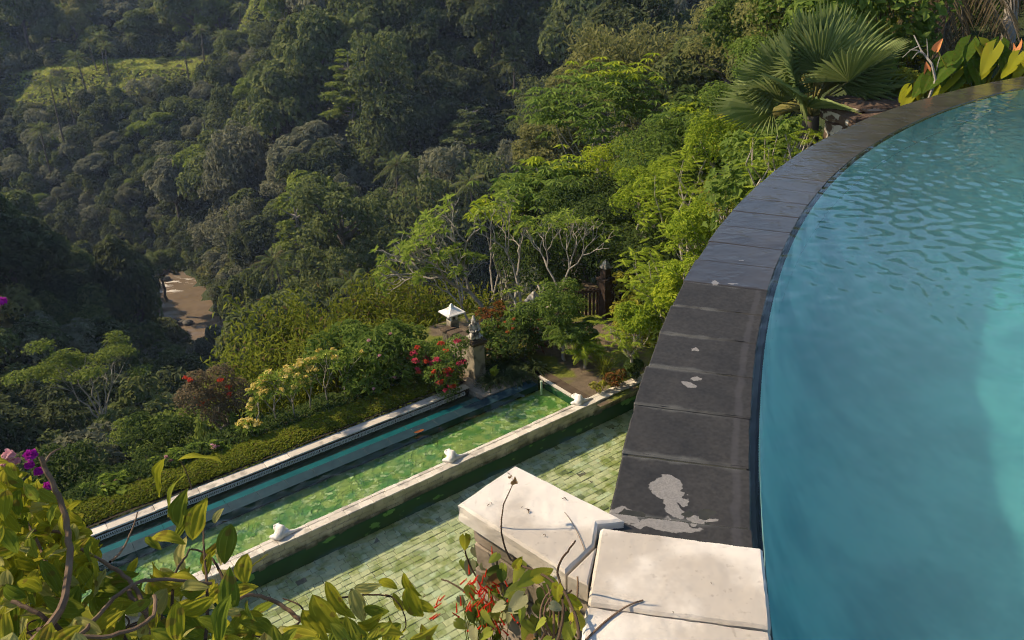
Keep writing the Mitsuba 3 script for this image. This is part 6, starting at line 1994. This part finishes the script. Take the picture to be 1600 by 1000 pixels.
ff = tag('firecracker_plant', 'wispy plant with small scarlet tubular flowers at the foot of the boundary wall', 'plant')
for k in range(46):
    x0, y0 = fr5.uniform(720, 800), fr5.uniform(900, 985)
    x1, y1 = 760 + fr5.normal(0, 18), 1030
    stem([(x0, y0, 2.38), ((x0 + x1) / 2 + fr5.uniform(-14, 14), (y0 + y1) / 2 - 8, 2.42), (x1, y1, 2.5)], .0008, .0015, 'v_green', ff, 'stem')
for k in range(84):
    px, py = (fr5.normal(758, 15), fr5.normal(938, 26)) if k < 66 else (fr5.uniform(680, 800), fr5.uniform(905, 985))
    a = view_axis(fr5.uniform(-150, -30), fr5.uniform(-.3, .3)); c = at(px, py, fr5.uniform(2.28, 2.42))
    q = MB(); q.add(*tube(np.array([c, c + a * .011, c + a * .022, c + a * .026]), [.0010, .0017, .0022, .0030], 6)); part(ff, 'flower', q.ply('f_scarlet'))

# on the cap and the coping: the dry tendril, bits of dead leaf, a thin stem
td = tag('dry_tendril', 'dry brown tendril with a curled tip standing up from the cracked white cap', 'tendril')
b0 = on_z(782, 824, capZ)
P0 = np.array([b0 + [0, 0, -.05], b0 + [.004, .0, .03], b0 + [.012, .01, .075], b0 + [.03, .02, .11], b0 + [.045, .03, .14]])
q = MB(); q.add(*tube(P0, [.0024, .0022, .0019, .0016, .0012], 7)); scene[td + '__stem'] = q.ply('m_vine')
for k in range(5):
    e = P0[-1]
    q = MB(); q.add(*big_leaf(e + fr5.normal(0, .008, 3), fr5.normal(0, 1, 3), fr5.normal(0, 1, 3), .022, .012, fr5, .8)); part(td, 'dry_leaf', q.ply('v_dry', True))
for k, (px, py) in enumerate([(826, 802), (886, 781), (853, 838), (761, 790), (768, 788), (815, 793), (1052, 958), (1112, 912)]):
    c = on_z(px, py, capZ + .003)
    key = tag(nm('leaf_scrap'), 'small dark scrap of dead leaf lying on the white stone', 'leaf scrap', 'dead leaf scraps on the white stone')
    an = fr5.uniform(0, 3)
    L = [.022, .016, .010, .009, .006, .004, .004, .004][k]
    q = MB(); q.add(*tube(np.array([c, c + [math.cos(an) * L * .5, math.sin(an) * L * .5, .004], c + [math.cos(an + .5) * L, math.sin(an + .5) * L, .001]]), [.0008, L * .12, .0006], 6)); scene[key] = q.ply('m_vinedark')
for k, (pts, lab) in enumerate([([(1005, 938), (975, 950), (945, 972), (915, 1000)], 'thin green-brown stem lying across the joint of the white coping'), ([(882, 800), (897, 822), (908, 845), (913, 860)], 'hair-thin dry stem on the white cap near the crack')]):
    key = tag(nm('fallen_stem'), lab, 'stem')
    P = np.array([on_z(x, y, capZ + .0035 + .002 * math.sin(i)) for i, (x, y) in enumerate(pts)])
    tt = np.linspace(0, 1, 16)
    from scipy.interpolate import make_interp_spline
    q = MB(); q.add(*tube(make_interp_spline(np.linspace(0, 1, 4), P, k=3)(tt), np.linspace(.0022, .003, 16) if k == 0 else np.linspace(.0008, .0012, 16), 6)); scene[key] = q.ply('m_vine')
# ================================================================ the air
scene['haze_medium'] = {'type': 'homogeneous', 'albedo': {'type': 'rgb', 'value': [0.95, 0.95, 0.95]}, 'sigma_t': {'type': 'rgb', 'value': [0.00015, 0.00020, 0.00032]}}
scene['haze'] = {'type': 'cube', 'to_world': T().translate([0.0, 260.0, 20.0]).scale([600.0, 480.0, 82.0]), 'bsdf': {'type': 'null'}, 'interior': {'type': 'ref', 'id': 'haze_medium'}}
scene['camera']['medium'] = {'type': 'ref', 'id': 'haze_medium'}
tag('haze', 'thin bluish morning haze over the gorge', 'haze', kind='stuff')

# the pool water itself: faintly cloudy, it takes the red out of the light
scene['pool_medium'] = {'type': 'homogeneous', 'albedo': {'type': 'rgb', 'value': [0.30, 0.66, 0.70]}, 'sigma_t': {'type': 'rgb', 'value': [0.72, 0.36, 0.33]}}
_p = sg.Polygon([CENTER + (RI - 0.05) * np.array([math.cos(t), math.sin(t)]) for t in np.linspace(0, 2 * math.pi, 240, endpoint=False)]).intersection(sg.box(-1, -5, 13, 13))
_m = trimesh.creation.extrude_polygon(_p, 1.6, engine='earcut'); _m.apply_translation((0, 0, POOL_Z - 0.035 - 1.6))
scene['pool_water__body'] = mikit.ply(_m, {'type': 'null'}, interior={'type': 'ref', 'id': 'pool_medium'}, exterior={'type': 'ref', 'id': 'haze_medium'})
